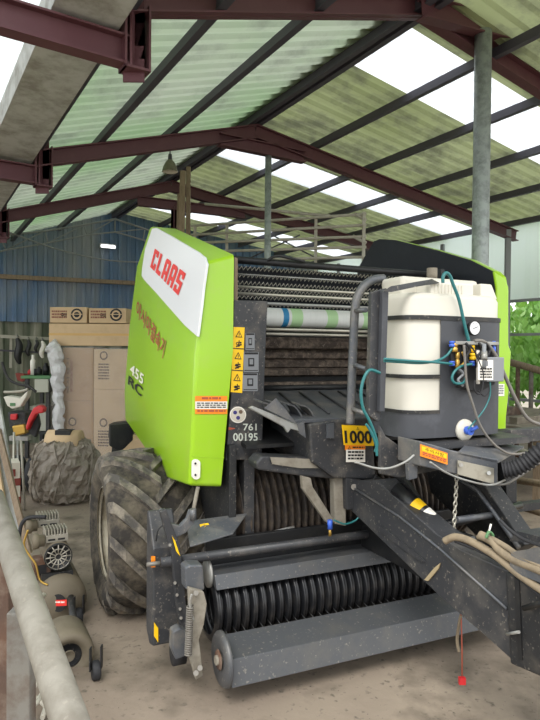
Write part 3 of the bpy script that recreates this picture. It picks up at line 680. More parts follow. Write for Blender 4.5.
# ---- pick-up
sb = MB(); sec = [(3.02, .79), (2.99, .80), (2.88, .64), (2.88, .17), (2.95, .15), (3.02, .2)]
sb.prism([B(.695, v, z) for v, z in sec], B.a * .125, 'dark'); sb = sb.build('shield_box', BR, bevel=.008)
a = MB(); a.prism([B.V(x, y, 2.875) for x, y in ((151, 556), (155, 556), (155, 567), (151, 567))], -B.b * .006, 'orange'); sub(a, 'reflector', sb)
a = MB(); a.prism([B.V(x, y, 2.875) for x, y in ((154, 622), (158, 628), (158, 642), (154, 636))], -B.b * .004, 'yellow'); sub(a, 'yellow_label', sb)
a = MB(); a.tube(smooth([B.V(x, y, 2.86) for x, y in ((156, 541), (158, 530), (164, 524), (166, 518))]), .004, 'black', 5); sub(a, 'cable', sb)
a = MB(); a.rod(B(.72, 2.84, .585), B(2.7, 2.84, .585), .023, 'arm', 14); a.build('cross_tube', BR)
a = MB(); a.rod(B(.655, 2.84, .583), B(.73, 2.84, .583), .011, 'bolt', 8); a.build('tube_bolt', BR)
sp_ = plateV([(160, 512), (166, 509), (180, 545), (184, 580), (190, 650), (184, 655), (176, 600), (172, 556)], 2.80, .03, 'arm', 'side_plate')
a = MB(); a.prism([B.V(x, y, 2.795) for x, y in ((172, 536), (175, 541), (180, 556), (176, 551))], -B.b * .004, 'yellow'); sub(a, 'yellow_label', sp_)
for (x, y) in ((175, 583), (177, 595), (180, 609), (181, 618), (176, 633), (170, 545)):
    a = MB(); a.rod(B.V(x, y, 2.8), B.V(x, y, 2.783), .008, 'bolt', 6); sub(a, 'bolt', sp_)
plateV([(185, 568), (190, 565), (203, 565), (205, 590), (196, 593), (186, 590)], 2.66, .08, 'gunmetal', 'pivot_block', bevel=.008)
ln = plateV([(189, 588), (204, 592), (207, 604), (204, 625), (199, 640), (201, 655), (203, 676), (196, 680), (189, 655), (190, 620)], 2.62, .03, 'dusty_metal', 'link_arm')
a = MB(); P = [B.V(x, y, 2.59) for x, y in ((190, 606), (188, 655))]; 
for i in range(22):
    q = P[0].lerp(P[1], i / 22); a.tube([q + B.a * .014 * cos(t_ * pi / 4) + B.b * .014 * sin(t_ * pi / 4) + V3((0, 0, -.009 * t_ / 8)) for t_ in range(9)], .0045, 'bolt', 5, caps=False)
sub(a, 'spring', ln)
a = MB(); a.tube(smooth([B.V(x, y, 2.585) for x, y in ((192, 594), (190, 602), (191, 612), (193, 620))]), .007, 'galv', 6); sub(a, 'chain', ln)
for (x, y) in ((196, 593), (196, 673), (200, 668)):
    a = MB(); a.rod(B.V(x, y, 2.62), B.V(x, y, 2.59), .012, 'bolt', 10); sub(a, 'bolt', ln)
plateV([(173, 632), (180, 628), (188, 632), (189, 655), (176, 660), (172, 650)], 2.7, .06, 'gunmetal', 'height_bracket', bevel=.006)
a = MB(); a.lathe(B.V(172, 655, 2.8), B.a, [(0, 0), (0, .05), (.06, .05), (.06, 0)], 'rubber', 16); a.build('gauge_wheel', BR)
# flap roller guard (two bent faces)
fv = [(2.95, zV(202, 566.5, 2.95)), (2.80, zV(206, 576.5, 2.80)), (2.77, zV(209, 592, 2.77)), (2.79, zV(209, 592, 2.77)), (2.96, zV(202, 570, 2.95))]
extr(fv, .98, 2.62, 'guard', 'crop_guard', bevel=.003)
a = MB(); a.lathe(B(.965, 2.88, .485), B.a, [(0, 0), (0, .07), (.012, .07), (.012, 0)], 'galv', 16); a.build('guard_end', BR)
bx(.99, 2.62, 2.97, 3.0, .45, .62, 'black', 'guard_backing')
# reel with bands
prof = []; t_ = 0
while t_ < 1.62: prof += [(t_, .135), (t_ + .006, .165), (t_ + .012, .172), (t_ + .016, .165), (t_ + .018, .16), (t_ + .022, .172), (t_ + .03, .165), (t_ + .035, .135), (t_ + .046, .13)]; t_ += .047
a = MB(); a.lathe(B(.98, 2.93, .30), B.a, prof, 'black_gloss', 36); rl = a.build('pickup_reel', BR)
for r_ in range(4):
    a = MB()
    for i in range(34):
        u = .985 + i * .047 + .04; an = r_ * pi / 2 + .5
        a.rod(B(u, 2.93 + .12 * cos(an), .30 + .12 * sin(an)), B(u, 2.93 + .21 * cos(an - .15), .30 + .21 * sin(an - .15)), .003, 'black', 4)
    sub(a, 'tine_row', rl)
# wind guard plate
g0 = B.loc(B.V(215, 636, 2.68)); g1 = B.loc(B.V(226, 661, 2.52)); g2 = B.loc(B.V(224, 690.5, 2.49))
U1_ = 2.62
a = MB(); sec = [(g0[1], g0[2]), (g1[1], g1[2]), (g2[1], g2[2]), (g2[1] + .008, g2[2]), (g1[1] + .008, g1[2] - .003), (g0[1] + .004, g0[2] - .012)]
a.prism([B(.955, v, z) for v, z in sec], B.a * (U1_ - .955), 'guard'); wg = a.build('wind_guard', BR, bevel=.003)
for u in (.935, U1_):
    a = MB(); cc = B(u, 2.57, .205); a.lathe(cc, B.a, [(0, .0), (-.004, .03), (-.012, .11), (0, .122), (.012, .122), (.02, .0)], 'guard', 32); a.rod(cc - B.a * .03, cc + B.a * .01, .022, 'dusty_metal', 8); a.lathe(cc, B.a, [(-.014, .045), (-.02, .04), (-.02, .0)], 'rust', 16); sub(a, 'end_disc', wg)

# ---- drawbar
db = plateU([(350, 481), (376, 480), (436, 533), (462, 550), (509, 571), (516, 664), (486, 637), (440, 597), (345, 505)], 1.74, .12, 'arm', 'drawbar', bevel=.006)
a = MB(); a.tube([B.U(x, y, 1.735) for x, y in ((352, 487), (400, 517), (440, 549), (507, 609))], .006, 'gunmetal', 5); sub(a, 'weld_seam', db)
a = MB(); a.prism([B.U(x, y, 1.733) for x, y in ((376, 529), (380, 525), (420, 556), (425, 562), (420, 561), (400, 547))], B.a * .006, 'arm'); sub(a, 'lower_strip', db)
a = MB(); a.prism([B.U(x, y, 1.732) for x, y in ((424, 580), (428, 581), (438, 569), (440, 563), (434, 568))], B.a * .006, 'rope'); sub(a, 'scrape_mark', db)
dL = B.loc(B.U(509, 571, 1.74)); dM = B.loc(B.U(516, 664, 1.74))
a = MB(); a.prism([B(1.72, dL[1], dL[2] + .0), B(1.72, dL[1] - .03, dM[2] - .0), B(1.72, dL[1] - .45, dM[2] + .06), B(1.72, dL[1] - .45, dL[2] + .06)], B.a * .6, 'darker'); hb = a.build('hitch_block', BR, bevel=.008)
a = MB()
for (x0, y0, x1, y1, k) in ((514, 577, 519, 660, 'black'),):
    a.prism([B.U(x0, y0, 1.715), B.U(x1, y0 + 4, 1.715), B.U(x1 + 3, y1, 1.715), B.U(x0 + 4, y1, 1.715)], B.a * .004, k)
sub(a, 'hitch_seam', hb)
a = MB(); a.rod(B.U(507, 634, 1.71), B.U(519, 632, 1.69), .006, 'galv', 6); sub(a, 'split_pin', hb)
a = MB(); a.rod(B.U(524, 608, 1.7), B.U(548, 602, 1.6), .010, 'black', 8); sub(a, 'lever', hb)
a = MB(); a.prism([B.U(x, y, 1.71) for x, y in ((509, 571), (511, 552), (560, 545), (560, 590))], B.a * .5, 'gunmetal'); sub(a, 'top_plate', hb)
bx(1.88, 2.05, 2.0, 2.9, .5, .66, 'black', 'centre_beam', bevel=.01)
# right arm of the A frame
rb = MB(); rb.prism([B.U(x, y, 2.25) for x, y in ((425, 464), (455, 468), (482, 482), (525, 545), (500, 560), (470, 530), (430, 492))], B.a * .1, 'darker'); rb = rb.build('drawbar', BR, bevel=.006)
a = MB(); a.tube([B.U(x, y, 2.24) for x, y in ((455, 476), (478, 491), (519, 548))], .012, 'gunmetal', 6); sub(a, 'weld_seam', rb)
a = MB(); a.prism([B.U(x, y, 2.05) for x, y in ((509, 541), (517, 531), (540, 537), (545, 545))], B.a * .3, 'dark'); a.build('hitch_top', BR)
# hydraulic cylinder
P0 = B.V(396, 488, 2.42); P1 = B.V(440, 528, 2.2)
hc = MB(); hc.rod(P0, P1, .038, 'black_gloss', 16); hc = hc.build('hydraulic_cylinder', BR)
def band(p0, p1, r, f0, f1, k, par, name, an0=0, an1=2 * pi):
    a = MB(); a.lathe(p0.lerp(p1, f0), p1 - p0, [(0, r), ((p1 - p0).length * (f1 - f0), r)], k, 20); return sub(a, name, par)
band(P0, P1, .0392, .42, .6, 'yellow', hc, 'yellow_label'); band(P0, P1, .0392, .66, .84, 'sticker', hc, 'white_label')
a = MB(); a.rod(P1, P1 + (P1 - P0) * .3, .018, 'steel', 10); sub(a, 'piston_rod', hc)
a = MB(); a.rod(B.V(445, 525, 2.3), B.V(520, 505, 2.5), .022, 'black_gloss', 10); a.build('cross_shaft', BR)
a = MB(); a.rod(B.V(456, 520, 2.2), B.V(500, 514, 2.3), .016, 'gunmetal', 10); a.build('cross_shaft', BR)
# chain
ch_ = MB(); P0 = B.V(457, 473, 2.2); P1 = B.V(453, 545, 2.1); nl = 17
for i in range(nl):
    c_ = P0.lerp(P1, (i + .5) / nl); h = (P1 - P0).length / nl * .66; sx = B.a if i % 2 else (B.a * .4 + B.b).normalized()
    ch_.tube([c_ + V3((0, 0, cos(q * pi / 5) * h)) + sx * sin(q * pi / 5) * .009 for q in range(10)], .0035, 'steel', 5, closed=True)
ch_.build('safety_chain', BR)
# hoses over the drawbar
for pts, r, k in ((((445, 541), (455, 537), (470, 541), (490, 552), (505, 563), (520, 575), (545, 592)), .015, 'tan_hose'), (((480, 535), (492, 541), (500, 550), (515, 560), (530, 566), (545, 572)), .017, 'tan_hose'),
                  (((478, 537), (490, 538), (505, 546), (520, 556), (545, 568)), .010, 'tan_hose'), (((455, 541), (480, 551), (505, 565), (525, 583), (548, 602)), .007, 'rubber'),
                  (((500, 520), (510, 530), (525, 540), (548, 548)), .006, 'rubber')):
    a = MB(); a.tube(smooth([B.V(x, y, 1.95 - (x - 445) * .0045) for x, y in pts]), r, k, 10); a.build('hydraulic_hose', BR)
a = MB(); a.tube([B.V(488, 536, 1.75), B.V(491, 524, 1.75)], .004, 'sticker', 5); a.tube(smooth([B.V(x, y, 1.74) for x, y in ((486, 538), (489, 532), (493, 536), (489, 540))]), .006, 'green_top', 6); a.build('cable_tie', BR)
# red tipped strap hanging below
a = MB(); a.tube(smooth([B.U(x, y, 1.93) for x, y in ((461, 615), (459, 625), (457, 640), (459, 652))]), .007, 'tan_hose', 6); a.tube([B.U(461, 612, 1.93), B.U(462, 650, 1.93), B.U(462, 676, 1.93)], .003, 'dull_red', 5); st = a.build('hanging_strap', BR)
a = MB(); c_ = B.U(462, 680, 1.93); a.bar(c_ + V3((0, 0, .012)), c_ - V3((0, 0, .018)), .03, .02, 'red', up=(0, 1, 0)); sub(a, 'red_tip', st)

# ---- tank platform and beams on the right
pf = MB(); pf.prism([B.V(x, y, 2.28) for x, y in ((380, 425), (386, 436), (400, 446), (440, 452), (440, 470), (400, 478), (380, 474))], B.b * .02, 'dark'); pf = pf.build('tank_platform', BR, bevel=.006)
a = MB(); a.prism([B(1.66, 2.2, 1.185), B(2.4, 2.2, 1.185), B(2.4, 2.7, 1.185), B(1.98, 2.7, 1.185)], V3((0, 0, -.03)), 'dark'); sub(a, 'platform_plate', pf)
bm_ = MB(); bm_.prism([B.V(x, y, 2.1) for x, y in ((420, 441), (458, 452), (498, 459), (498, 486), (455, 474), (420, 466))], B.b * .16, 'gunmetal'); bm_ = bm_.build('support_beam', BR, bevel=.005)
a = MB(); a.prism([B.V(458, 452, 2.1), B.V(498, 461, 2.1), B.V(524, 446, 2.3), B.V(470, 440, 2.3)], V3((0, 0, -.01)), 'gunmetal'); sub(a, 'beam_top', bm_)
a = MB(); a.prism([B.V(x, y, 2.095) for x, y in ((457, 460), (493, 468), (493, 484), (457, 474))], -B.b * .006, 'steel'); 
for x, y in ((461, 465), (489, 473)): a.rod(B.V(x, y, 2.09), B.V(x, y, 2.075), .010, 'galv', 6)
sub(a, 'bolted_plate', bm_)
pn = Panel(B.V(420, 444, 2.09), B.V(447, 453, 2.09), B.V(447, 464.5, 2.09), B.V(420, 456, 2.09), base='orange', th=.004); pn.rect(.04, .12, .96, .5, 'yellow', 1); pn.text('주의사항', .15, .15, .85, .45, 'ink', 2); pn.lines(.06, .58, .94, .9, 2, 'dull_red'); sub(pn.mb, 'warning_label', bm_)
for i, pts in enumerate((((355, 462), (375, 468), (390, 468), (405, 462), (414, 455)), ((430, 462), (445, 472), (465, 480), (490, 485), (505, 480)))):
    a = MB(); a.tube(smooth([B.V(x, y, 2.07) for x, y in pts]), .005, 'galv', 6); a.build('cable', BR)
a = MB(); a.prism([B.V(x, y, 2.15) for x, y in ((408, 464), (418, 462), (417, 478), (409, 480))], B.b * .02, 'gunmetal'); a.build('hanging_bracket', BR)
# corrugated black hose sleeve on the right
pts = smooth([B.V(x, y, 2.05 - (x - 505) * .003) for x, y in ((503, 470), (515, 468), (528, 461), (540, 452), (556, 443))], 14); rr_ = [.040 if i % 4 < 2 else .033 for i in range(len(pts))]
a = MB(); a.tube(pts, rr_, 'rubber', 16); a.build('corrugated_sleeve', BR)
a = MB(); a.tube(smooth([B.V(x, y, 2.08) for x, y in ((492, 484), (505, 484), (520, 476), (534, 466), (548, 458))]), .006, 'grey_hose', 6); a.build('cable', BR)
# far right frame
a = MB(); a.box(B, 2.5, 3.5, 2.55, 2.62, *sorted((zV(520, 428, 2.6), zV(520, 441, 2.6))), 'dark'); a.build('stand_beam', BR, bevel=.004)
a = MB(); a.prism([B.V(x, y, 2.5) for x, y in ((498, 432), (511, 430), (514, 445), (517, 470), (517, 530), (509, 530), (505, 470), (497, 452))], B.b * .06, 'darker'); a.build('stand_post', BR, bevel=.004)
a = MB(); a.box(B, 2.5, 3.4, 2.6, 2.66, *sorted((zV(520, 512, 2.6), zV(520, 505, 2.6))), 'darker'); a.build('stand_rail', BR)
# handrail
a = MB(); a.tube(smooth([B.V(x, y, 2.6) for x, y in ((350, 424), (351, 400), (353, 350), (355, 310), (358, 296), (364, 286), (373, 280), (384, 278.5))], 8), .022, 'gunmetal', 12); hr = a.build('handrail', BR)
for q in (((354, 311), (366, 310)), ((352, 364), (366, 369)), ((350, 408), (366, 414))):
    a = MB(); a.rod(B.V(*q[0], 2.6), B.V(*q[1], 2.5), .012, 'gunmetal', 8); sub(a, 'handrail_tie', hr)

# net wrap roll sits in the baler: a thing of its own
c0 = B(1.3, 3.55, zc); ks = []; prof = [(0, 0), (0, .058)]; kk = ['net_white']
segs = [(.0, .37, 'net_white'), (.37, .41, 'net_blue'), (.41, .43, 'net_white'), (.43, .51, 'net_green'), (.51, .69, 'net_white'), (.69, .77, 'net_green'), (.77, .97, 'net_white'), (.97, 1.08, 'net_green'), (1.08, 1.4, 'net_white')]
a = MB(); a.lathe(c0, B.a, [(0, 0), (0, .058)], 'net_white', 28)
for s0, s1, k in segs: a.lathe(c0, B.a, [(s0, .061), (s1, .061)], k, 28)
a.lathe(c0, B.a, [(1.4, .061), (1.4, 0)], 'net_white', 28)
tag(a.build('net_wrap_roll'), 'white net wrap roll with blue and green bands, inside the baler', 'net roll')

# ================================================================== LIQUID TANK on the baler
TU, TV = 1.998, 2.44
tk = thing('liquid_tank', 'white plastic liquid tank strapped in a dark shell, standing on the baler drawbar', 'tank', B(TU, TV, 1.19), B.th)
def se(an, z, off=0, e=.42, a=.293, b=.19):
    c, s_ = cos(an), sin(an)
    return B(TU + (a + off) * (abs(c) ** e) * (1 if c > 0 else -1), TV + (b + off) * (abs(s_) ** e) * (1 if s_ > 0 else -1), z)
def shell(a, a0, a1, z0, z1, off, k, n=40, th=.006):
    vs = []
    for i in range(n + 1):
        an = a0 + (a1 - a0) * i / n
        vs += [se(an, z0, off), se(an, z1, off), se(an, z1, off - th), se(an, z0, off - th)]
    fs = []
    for i in range(n):
        o = i * 4
        for j in range(4): fs.append([o + j, o + (j + 1) % 4, o + 4 + (j + 1) % 4, o + 4 + j])
    fs += [[0, 1, 2, 3], [n * 4 + j for j in range(4)]]
    a.add(vs, fs, k)
def sepx(p): # picture x of a world point
    d = p - CO; return 270 + FL * d.dot(Rt) / d.dot(Fw)
def zface(x, y): return B.V(x, y, TV - .21).z
zb, zt = zface(440, 436), zface(440, 292)
zm = zface(400, 317)
a = MB(); N = 64; rings = [(zb, 0), (zb + .02, .0), (zt - .03, 0), (zt - .008, -.01), (zt, -.03)]
for i in range(len(rings) - 1):
    A_, B_ = rings[i], rings[i + 1]
    vs = [se(2 * pi * j / N, A_[0], A_[1]) for j in range(N)] + [se(2 * pi * j / N, B_[0], B_[1]) for j in range(N)]
    a.add(vs, [[j, (j + 1) % N, N + (j + 1) % N, N + j] for j in range(N)], 'tank', True)
a.add([se(2 * pi * j / N, zt, -.03) for j in range(N)], [list(range(N))], 'tank'); a.add([se(2 * pi * j / N, zb, 0) for j in range(N)], [list(range(N))[::-1]], 'tank')
a.build('tank_body', tk)
# raised back shoulder and lid
zt2 = B.V(400, 277, TV + .02).z
a = MB(); a.box(B, TU - .225, TU + .25, TV - .04, TV + .14, zt - .02, zt2, 'tank'); a.build('top_shoulder', tk, bevel=.02, seg=3)
l0, l1 = B.V(431, 292, TV - .15), B.V(474, 284, TV - .15)
a = MB(); a.box(B, B.loc(l0)[0], B.loc(l1)[0], TV - .15, TV - .02, zt - .01, l1.z, 'tank_cream'); lid = a.build('filler_lid', tk, bevel=.008)
a = MB()
for i in range(9): u = B.loc(l0)[0] + .02 + i * .02; a.box(B, u, u + .008, TV - .154, TV - .15, zt, l1.z - .012, 'tank')
sub(a, 'lid_ribs', lid)
a = MB(); q0 = B.loc(B.V(478, 288, TV - .1)); a.prism([B(q0[0], TV - .12, zt - .01), B(q0[0] + .11, TV - .12, zt - .01), B(q0[0] + .07, TV - .12, q0[2] + .02), B(q0[0], TV - .12, q0[2] + .02)], B.b * .12, 'tank_cream'); a.build('filler_spout', tk, bevel=.006)
# strap over the top left
a = MB(); P = [B.V(x, y, v) for x, y, v in ((384, 291, 2.24), (392, 286, 2.24), (410, 283, 2.27), (432, 279, 2.3), (440, 283, 2.28), (415, 287, 2.26), (392, 292, 2.24))]; a.prism(P, B.b * .008, 'dark'); a.build('rubber_strap', tk)
a = MB(); p = B.V(432, 274, 2.55); a.rod(p - V3((0, 0, .05)), p + V3((0, 0, .03)), .028, 'old_wood', 12); a.build('filler_cap', tk)
# dark shell: find the angle where the white window ends
best = min([pi + i * .004 for i in range(785)], key=lambda an: abs(sepx(se(an, 1.6)) - 440))
bl = min([pi * .9 + i * .004 for i in range(300)], key=lambda an: abs(sepx(se(an, 1.6)) - 389))
a = MB(); z1 = zface(440, 411); z2 = zface(440, 319)
shell(a, best, 2 * pi + .6, zb - .01, z2 + .006, .008, 'tank_shell', 60); shell(a, pi - .5, best, zb - .01, z1, .008, 'tank_shell', 60)
a.build('tank_shell', tk)
a = MB(); shell(a, pi - .5, 2 * pi + .5, zm - .006, zm + .014, .012, 'darker', 90); a.build('tank_band', tk)
a = MB(); shell(a, pi - .3, best, z1 - .012, z1 + .003, .012, 'darker', 60); a.build('tank_band', tk)
zr2 = zface(400, 377); a = MB(); shell(a, pi - .3, best, zr2 - .010, zr2 + .008, .012, 'darker', 60); a.build('tank_band', tk)
a = MB(); shell(a, pi - .3, best, zface(400, 375) - .003, zface(400, 375) + .003, .01, 'tank_shell', 40) if 0 else None
# left post plate
a = MB(); a.prism([B.V(x, y, 2.33) for x, y in ((372, 292), (387, 288), (387, 298), (383, 360), (381, 418), (378, 422), (369, 416), (370, 360))], B.b * .03, 'dark'); a.prism([B.V(x, y, 2.3) for x, y in ((383, 290), (389, 290), (385, 412), (380, 412))], B.b * .03, 'tank_shell'); a.build('post_plate', tk, bevel=.004)
# gauge
FV = TV - .205
def F(x, y, o=0): return B.V(x, y, FV - o)
gp = F(473.5, 328, .02); a = MB(); a.lathe(gp, -B.b, [(-.03, .02), (-.01, .032), (0, .036), (.01, .036), (.012, .032), (.008, .031)], 'ink', 28); ga = a.build('pressure_gauge', tk)
a = MB(); a.add([gp - B.b * .009 + (B.a * cos(q * pi / 12) + V3((0, 0, sin(q * pi / 12)))) * .031 for q in range(24)], [list(range(24))], 'white_panel')
for i in range(11):
    an = radians(-40 + i * 26); d_ = B.a * cos(an) + V3((0, 0, sin(an))); a.bar(gp - B.b * .0098 + d_ * .020, gp - B.b * .0098 + d_ * .025, .002, .0008, 'ink')
a.bar(gp - B.b * .0105 - B.a * .012 - V3((0, 0, .004)), gp - B.b * .0105 + B.a * .015 + V3((0, 0, .006)), .0025, .001, 'ink', up=(0, 1, 0)); sub(a, 'dial', ga)
# manifold
mf = MB()
mf.box(B, *sorted((B.loc(F(449, 350))[0], B.loc(F(492, 350))[0])), FV - .045, FV + .01, F(470, 345).z, F(470, 341.5).z, 'galv'); mf = mf.build('valve_manifold', tk, bevel=.003)
for x0, x1, y0, y1, k, nm in ((451, 458, 343, 352, 'brass', 'brass_valve'), (455, 460, 352, 368, 'brass', 'brass_valve'), (470, 475, 345, 352, 'yellow', 'yellow_cap'), (469, 476, 353, 360, 'yellow', 'yellow_cap'),
                              (462, 468, 344, 378, 'ink', 'solenoid'), (476, 480, 350, 384, 'sticker', 'filter_bracket'), (481, 490, 345, 356, 'ink', 'solenoid'), (449, 455, 341, 347, 'blue_fit', 'blue_fitting'), (449, 455, 361, 366, 'blue_fit', 'blue_fitting'), (469, 475, 361, 366, 'blue_fit', 'blue_fitting'), (492, 496, 341, 352, 'blue_fit', 'blue_fitting'), (456, 466, 368, 388, 'darker', 'pump_housing')):
    a = MB(); c0 = F((x0 + x1) / 2, y1, .03); c1 = F((x0 + x1) / 2, y0, .03); r_ = (x1 - x0) / 2 / FL * 2.75; a.lathe(c0, c1 - c0, [(0, 0), (0, r_ * .8), (.004, r_), ((c1 - c0).length * .45, r_), ((c1 - c0).length * .5, r_ * .75), ((c1 - c0).length * .6, r_ * .75), ((c1 - c0).length * .65, r_), ((c1 - c0).length, r_ * .9), ((c1 - c0).length, 0)], k, 14); sub(a, nm, mf)
pb = MB(); pb.box(B, B.loc(F(477, 350))[0], B.loc(F(493.5, 350))[0], FV - .07, FV - .01, F(480, 381).z, F(480, 357).z, 'grey_label'); pb = pb.build('pump_box', tk, bevel=.004)
pn = Panel(*[B.V(x, y, FV - .071) for x, y in ((478, 360), (493, 360), (493, 380), (478, 380))], base='sticker', th=.001); pn.rect(.25, .05, .65, .3, 'grey_label'); pn.lines(.1, .4, .9, .95, 4, 'ink'); sub(pn.mb, 'box_label', pb)
a = MB(); a.rod(F(484, 344, .06), F(484, 368, .075), .010, 'grey_label', 10); a.rod(F(484, 352, .06), F(484, 360, .075), .015, 'galv', 10); sub(a, 'plug', pb)
pn = Panel(*[B.V(x, y, FV - .006) for x, y in ((477, 352), (494, 352), (494, 381), (477, 381))])
a = MB(); a.prism([F(x, y, .012) for x, y in ((448, 341), (476, 343), (495, 341), (496, 356), (493, 384), (478, 392), (466, 390), (458, 384), (457, 366), (450, 364))], -B.b * .012, 'ink'); a.build('manifold_plate', tk, bevel=.003)
for pts, r, k in ((((466, 343), (470, 350), (466, 358), (471, 366)), .006, 'rubber'), (((479, 343), (483, 350), (478, 356), (482, 364)), .006, 'rubber'), (((486, 343), (490, 350), (486, 358)), .005, 'rubber'), (((458, 368), (463, 374), (458, 380), (463, 386)), .006, 'grey_label'), (((462, 352), (465, 360), (461, 366)), .005, 'brass')):
    a = MB(); a.tube(smooth([F(x, y, .055) for x, y in pts]), r, k, 8); a.build('short_pipe', tk)
# outlet valve at the bottom
op = F(465, 430, .0); a = MB(); a.lathe(op, -B.b, [(-.02, .0), (-.01, .052), (.004, .05), (.01, .03), (.015, 0)], 'tank', 26); ov = a.build('outlet_flange', tk)
a = MB(); a.rod(op - B.b * .0, op - B.b * .04, .020, 'blue_fit', 14); a.rod(op - B.b * .035, op - B.b * .05 + B.a * .03 + V3((0, 0, .02)), .009, 'blue_fit', 8); sub(a, 'blue_fitting', ov)
# pipes and cables
for pts, r, k, nm, o in ((((455, 345), (451, 350), (446, 356), (436, 361), (420, 363), (400, 362), (384, 361)), .006, 'teal', 'teal_hose', .03), (((452, 364), (444, 363), (430, 362), (412, 361), (398, 360), (384, 359)), .006, 'teal', 'teal_hose', .038),
    (((469, 342), (464, 322), (459, 300), (453, 284), (450, 276), (446, 273), (443, 277), (443, 283)), .008, 'teal', 'teal_hose', .02),
    (((472, 364), (462, 366), (455, 371), (452, 378), (455, 383), (463, 383), (466, 377)), .006, 'teal', 'teal_hose', .06),
    (((490, 382), (490, 395), (485, 408), (476, 420), (468, 429)), .004, 'teal', 'teal_hose', .06),
    (((474, 341), (482, 341), (489, 346), (497, 358), (505, 376), (514, 396), (524, 414), (533, 422), (550, 427)), .009, 'grey_hose', 'grey_hose', .04),
    (((464, 345), (465, 362), (467, 385), (473, 405), (480, 425), (490, 440), (500, 449), (512, 454), (530, 452), (548, 445)), .006, 'grey_hose', 'grey_cable', .075),
    (((470, 345), (475, 352), (479, 362), (483, 374), (482, 390), (478, 394), (474, 388), (475, 380)), .004, 'rubber', 'black_cable', .07),
    (((489, 384), (489, 392), (484, 396), (478, 390)), .003, 'rubber', 'black_cable', .07),
    (((380, 373), (370, 370), (364, 378), (361, 392), (363, 408), (369, 420), (374, 432), (377, 444), (375, 452)), .007, 'teal', 'teal_hose', .0),
    (((366, 424), (371, 432), (376, 445), (377, 456)), .006, 'teal', 'teal_hose', .03)):
    a = MB(); a.tube(smooth([F(x, y, o) for x, y in pts]), r, k, 8); a.build(nm, tk)

# ================================================================== LEFT SIDE
def gz(x, y): return S.Z(x, y, 0)
SB = S
def cart(p, fr, w, d, h, k, label, name='cardboard_box', z0=0, group=None, tape=True, prints=(), bevel=.006, kind='box'):
    u, v, _ = fr.loc(p); t = thing(name, label, kind, fr(u + w / 2, v + d / 2, z0), fr.th, group)
    a = MB(); a.box(fr, u, u + w, v, v + d, z0, z0 + h, k); bd = a.build('box_body', t, bevel=bevel)
    if tape:
        a = MB(); a.box(fr, u + w * .0 - .001, u + w + .001, v - .001, v + .001, z0 + h * .46, z0 + h * .56, 'tape') if tape == 'side' else a.box(fr, u - .001, u + w + .001, v + d / 2 - .03, v + d / 2 + .03, z0 + h - .001, z0 + h + .001, 'tape'); sub(a, 'tape', bd)
    for f in prints: f(fr, u, v, z0, bd)
    return t
def facep(fr, u0, u1, v, z0, z1): return Panel(fr(u0, v - .004, z1), fr(u1, v - .004, z1), fr(u1, v - .004, z0), fr(u0, v - .004, z0), th=0)
BX = Frame(radians(-4))
dB = 9.0
def bpt(x, y, d=dB): return at(x, y, d)
zof = lambda y, d=dB: bpt(0, y, d).z
# big shrink wrapped stack, left
pL = bpt(52, 450); pM = bpt(90, 450); pR = bpt(132, 450)
zt_ = zof(347)
def printbox(fr, u, v, z0, bd):
    pn = facep(fr, u + .06, u + .16, v, z0 + .1, z0 + .62); q = pn.q; pn.q = (q[3], q[0], q[1], q[2]); pn.text('복사용지', 0, 0, 1, .45, 'print'); pn.lines(.05, .55, .95, .95, 3, 'pink_print'); sub(pn.mb, 'printing', bd)
def printbox2(fr, u, v, z0, bd):
    pn = facep(fr, u + .05, u + .25, v, z0 + .1, z0 + .6); pn.disc(.5, .22, .3, .13, 'print', 1); pn.disc(.5, .22, .2, .085, 'carton', 2); pn.lines(.1, .45, .9, .95, 6, 'print', 1); sub(pn.mb, 'printing', bd)
zc1 = zof(400); uL = BX.loc(pL)[0]; vL = BX.loc(pL)[1]
w1 = .60
def atb(du, dv, z=0): return BX(uL + du, vL + dv, z)
cart(atb(.16, 0), BX, .46, .6, zc1 - .03, 'carton_dk', 'brown printed carton, lower one of the column left of the hood, under plastic film', z0=.03, prints=(printbox2,))
cart(atb(.16, 0), BX, .46, .6, zt_ - zc1 - .005, 'carton_dk', 'brown printed carton, upper one of the column left of the hood, under plastic film', z0=zc1 + .003, prints=(printbox,))
cart(atb(.64, -.04), BX, .58, .6, zof(388) - .03, 'carton', 'pale brown carton standing low and right beside the printed column', z0=.03, prints=(printbox2,))
cart(atb(.64, -.04), BX, .58, .6, zt_ - zof(388) - .02, 'carton', 'pale brown carton on top of the low right one, wrapped in film', z0=zof(388) + .003, prints=(printbox2,))
# film
G['pink_print'] = G['pink_print']
A('film', '#e8e2e0', rough=.12, alpha=.24, bump=.9, scale=30, stretch=(1, 1, 3))
A('film_white', '#e2e2e4', rough=.2, alpha=.8, bump=1.0, scale=22, stretch=(1, 1, .4))
def film(u0, u1, v0, v1, z0, z1, label, k):
    a = MB(); vs = []; per = [(u0, v0), (u1, v0), (u1, v1), (u0, v1)]; pts = []
    for i in range(4):
        p, q = per[i], per[(i + 1) % 4]
        for j in range(10): pts.append((p[0] + (q[0] - p[0]) * j / 10, p[1] + (q[1] - p[1]) * j / 10))
    cu_, cv_ = (u0 + u1) / 2, (v0 + v1) / 2; R_ = 10
    for r in range(R_ + 1):
        for p in pts:
            e = random.uniform(.0, .012); sx = 1 if p[0] > cu_ else -1; sy = 1 if p[1] > cv_ else -1
            vs.append(atb(p[0] + sx * e, p[1] + sy * e, z0 + (z1 - z0) * r / R_))
    n_ = len(pts)
    fs = [[r * n_ + j, r * n_ + (j + 1) % n_, (r + 1) * n_ + (j + 1) % n_, (r + 1) * n_ + j] for r in range(R_) for j in range(n_)]
    fs.append([R_ * n_ + j for j in range(n_)])
    a.add(vs, fs, k, True); return tag(a.build('shrink_wrap'), label, 'film')
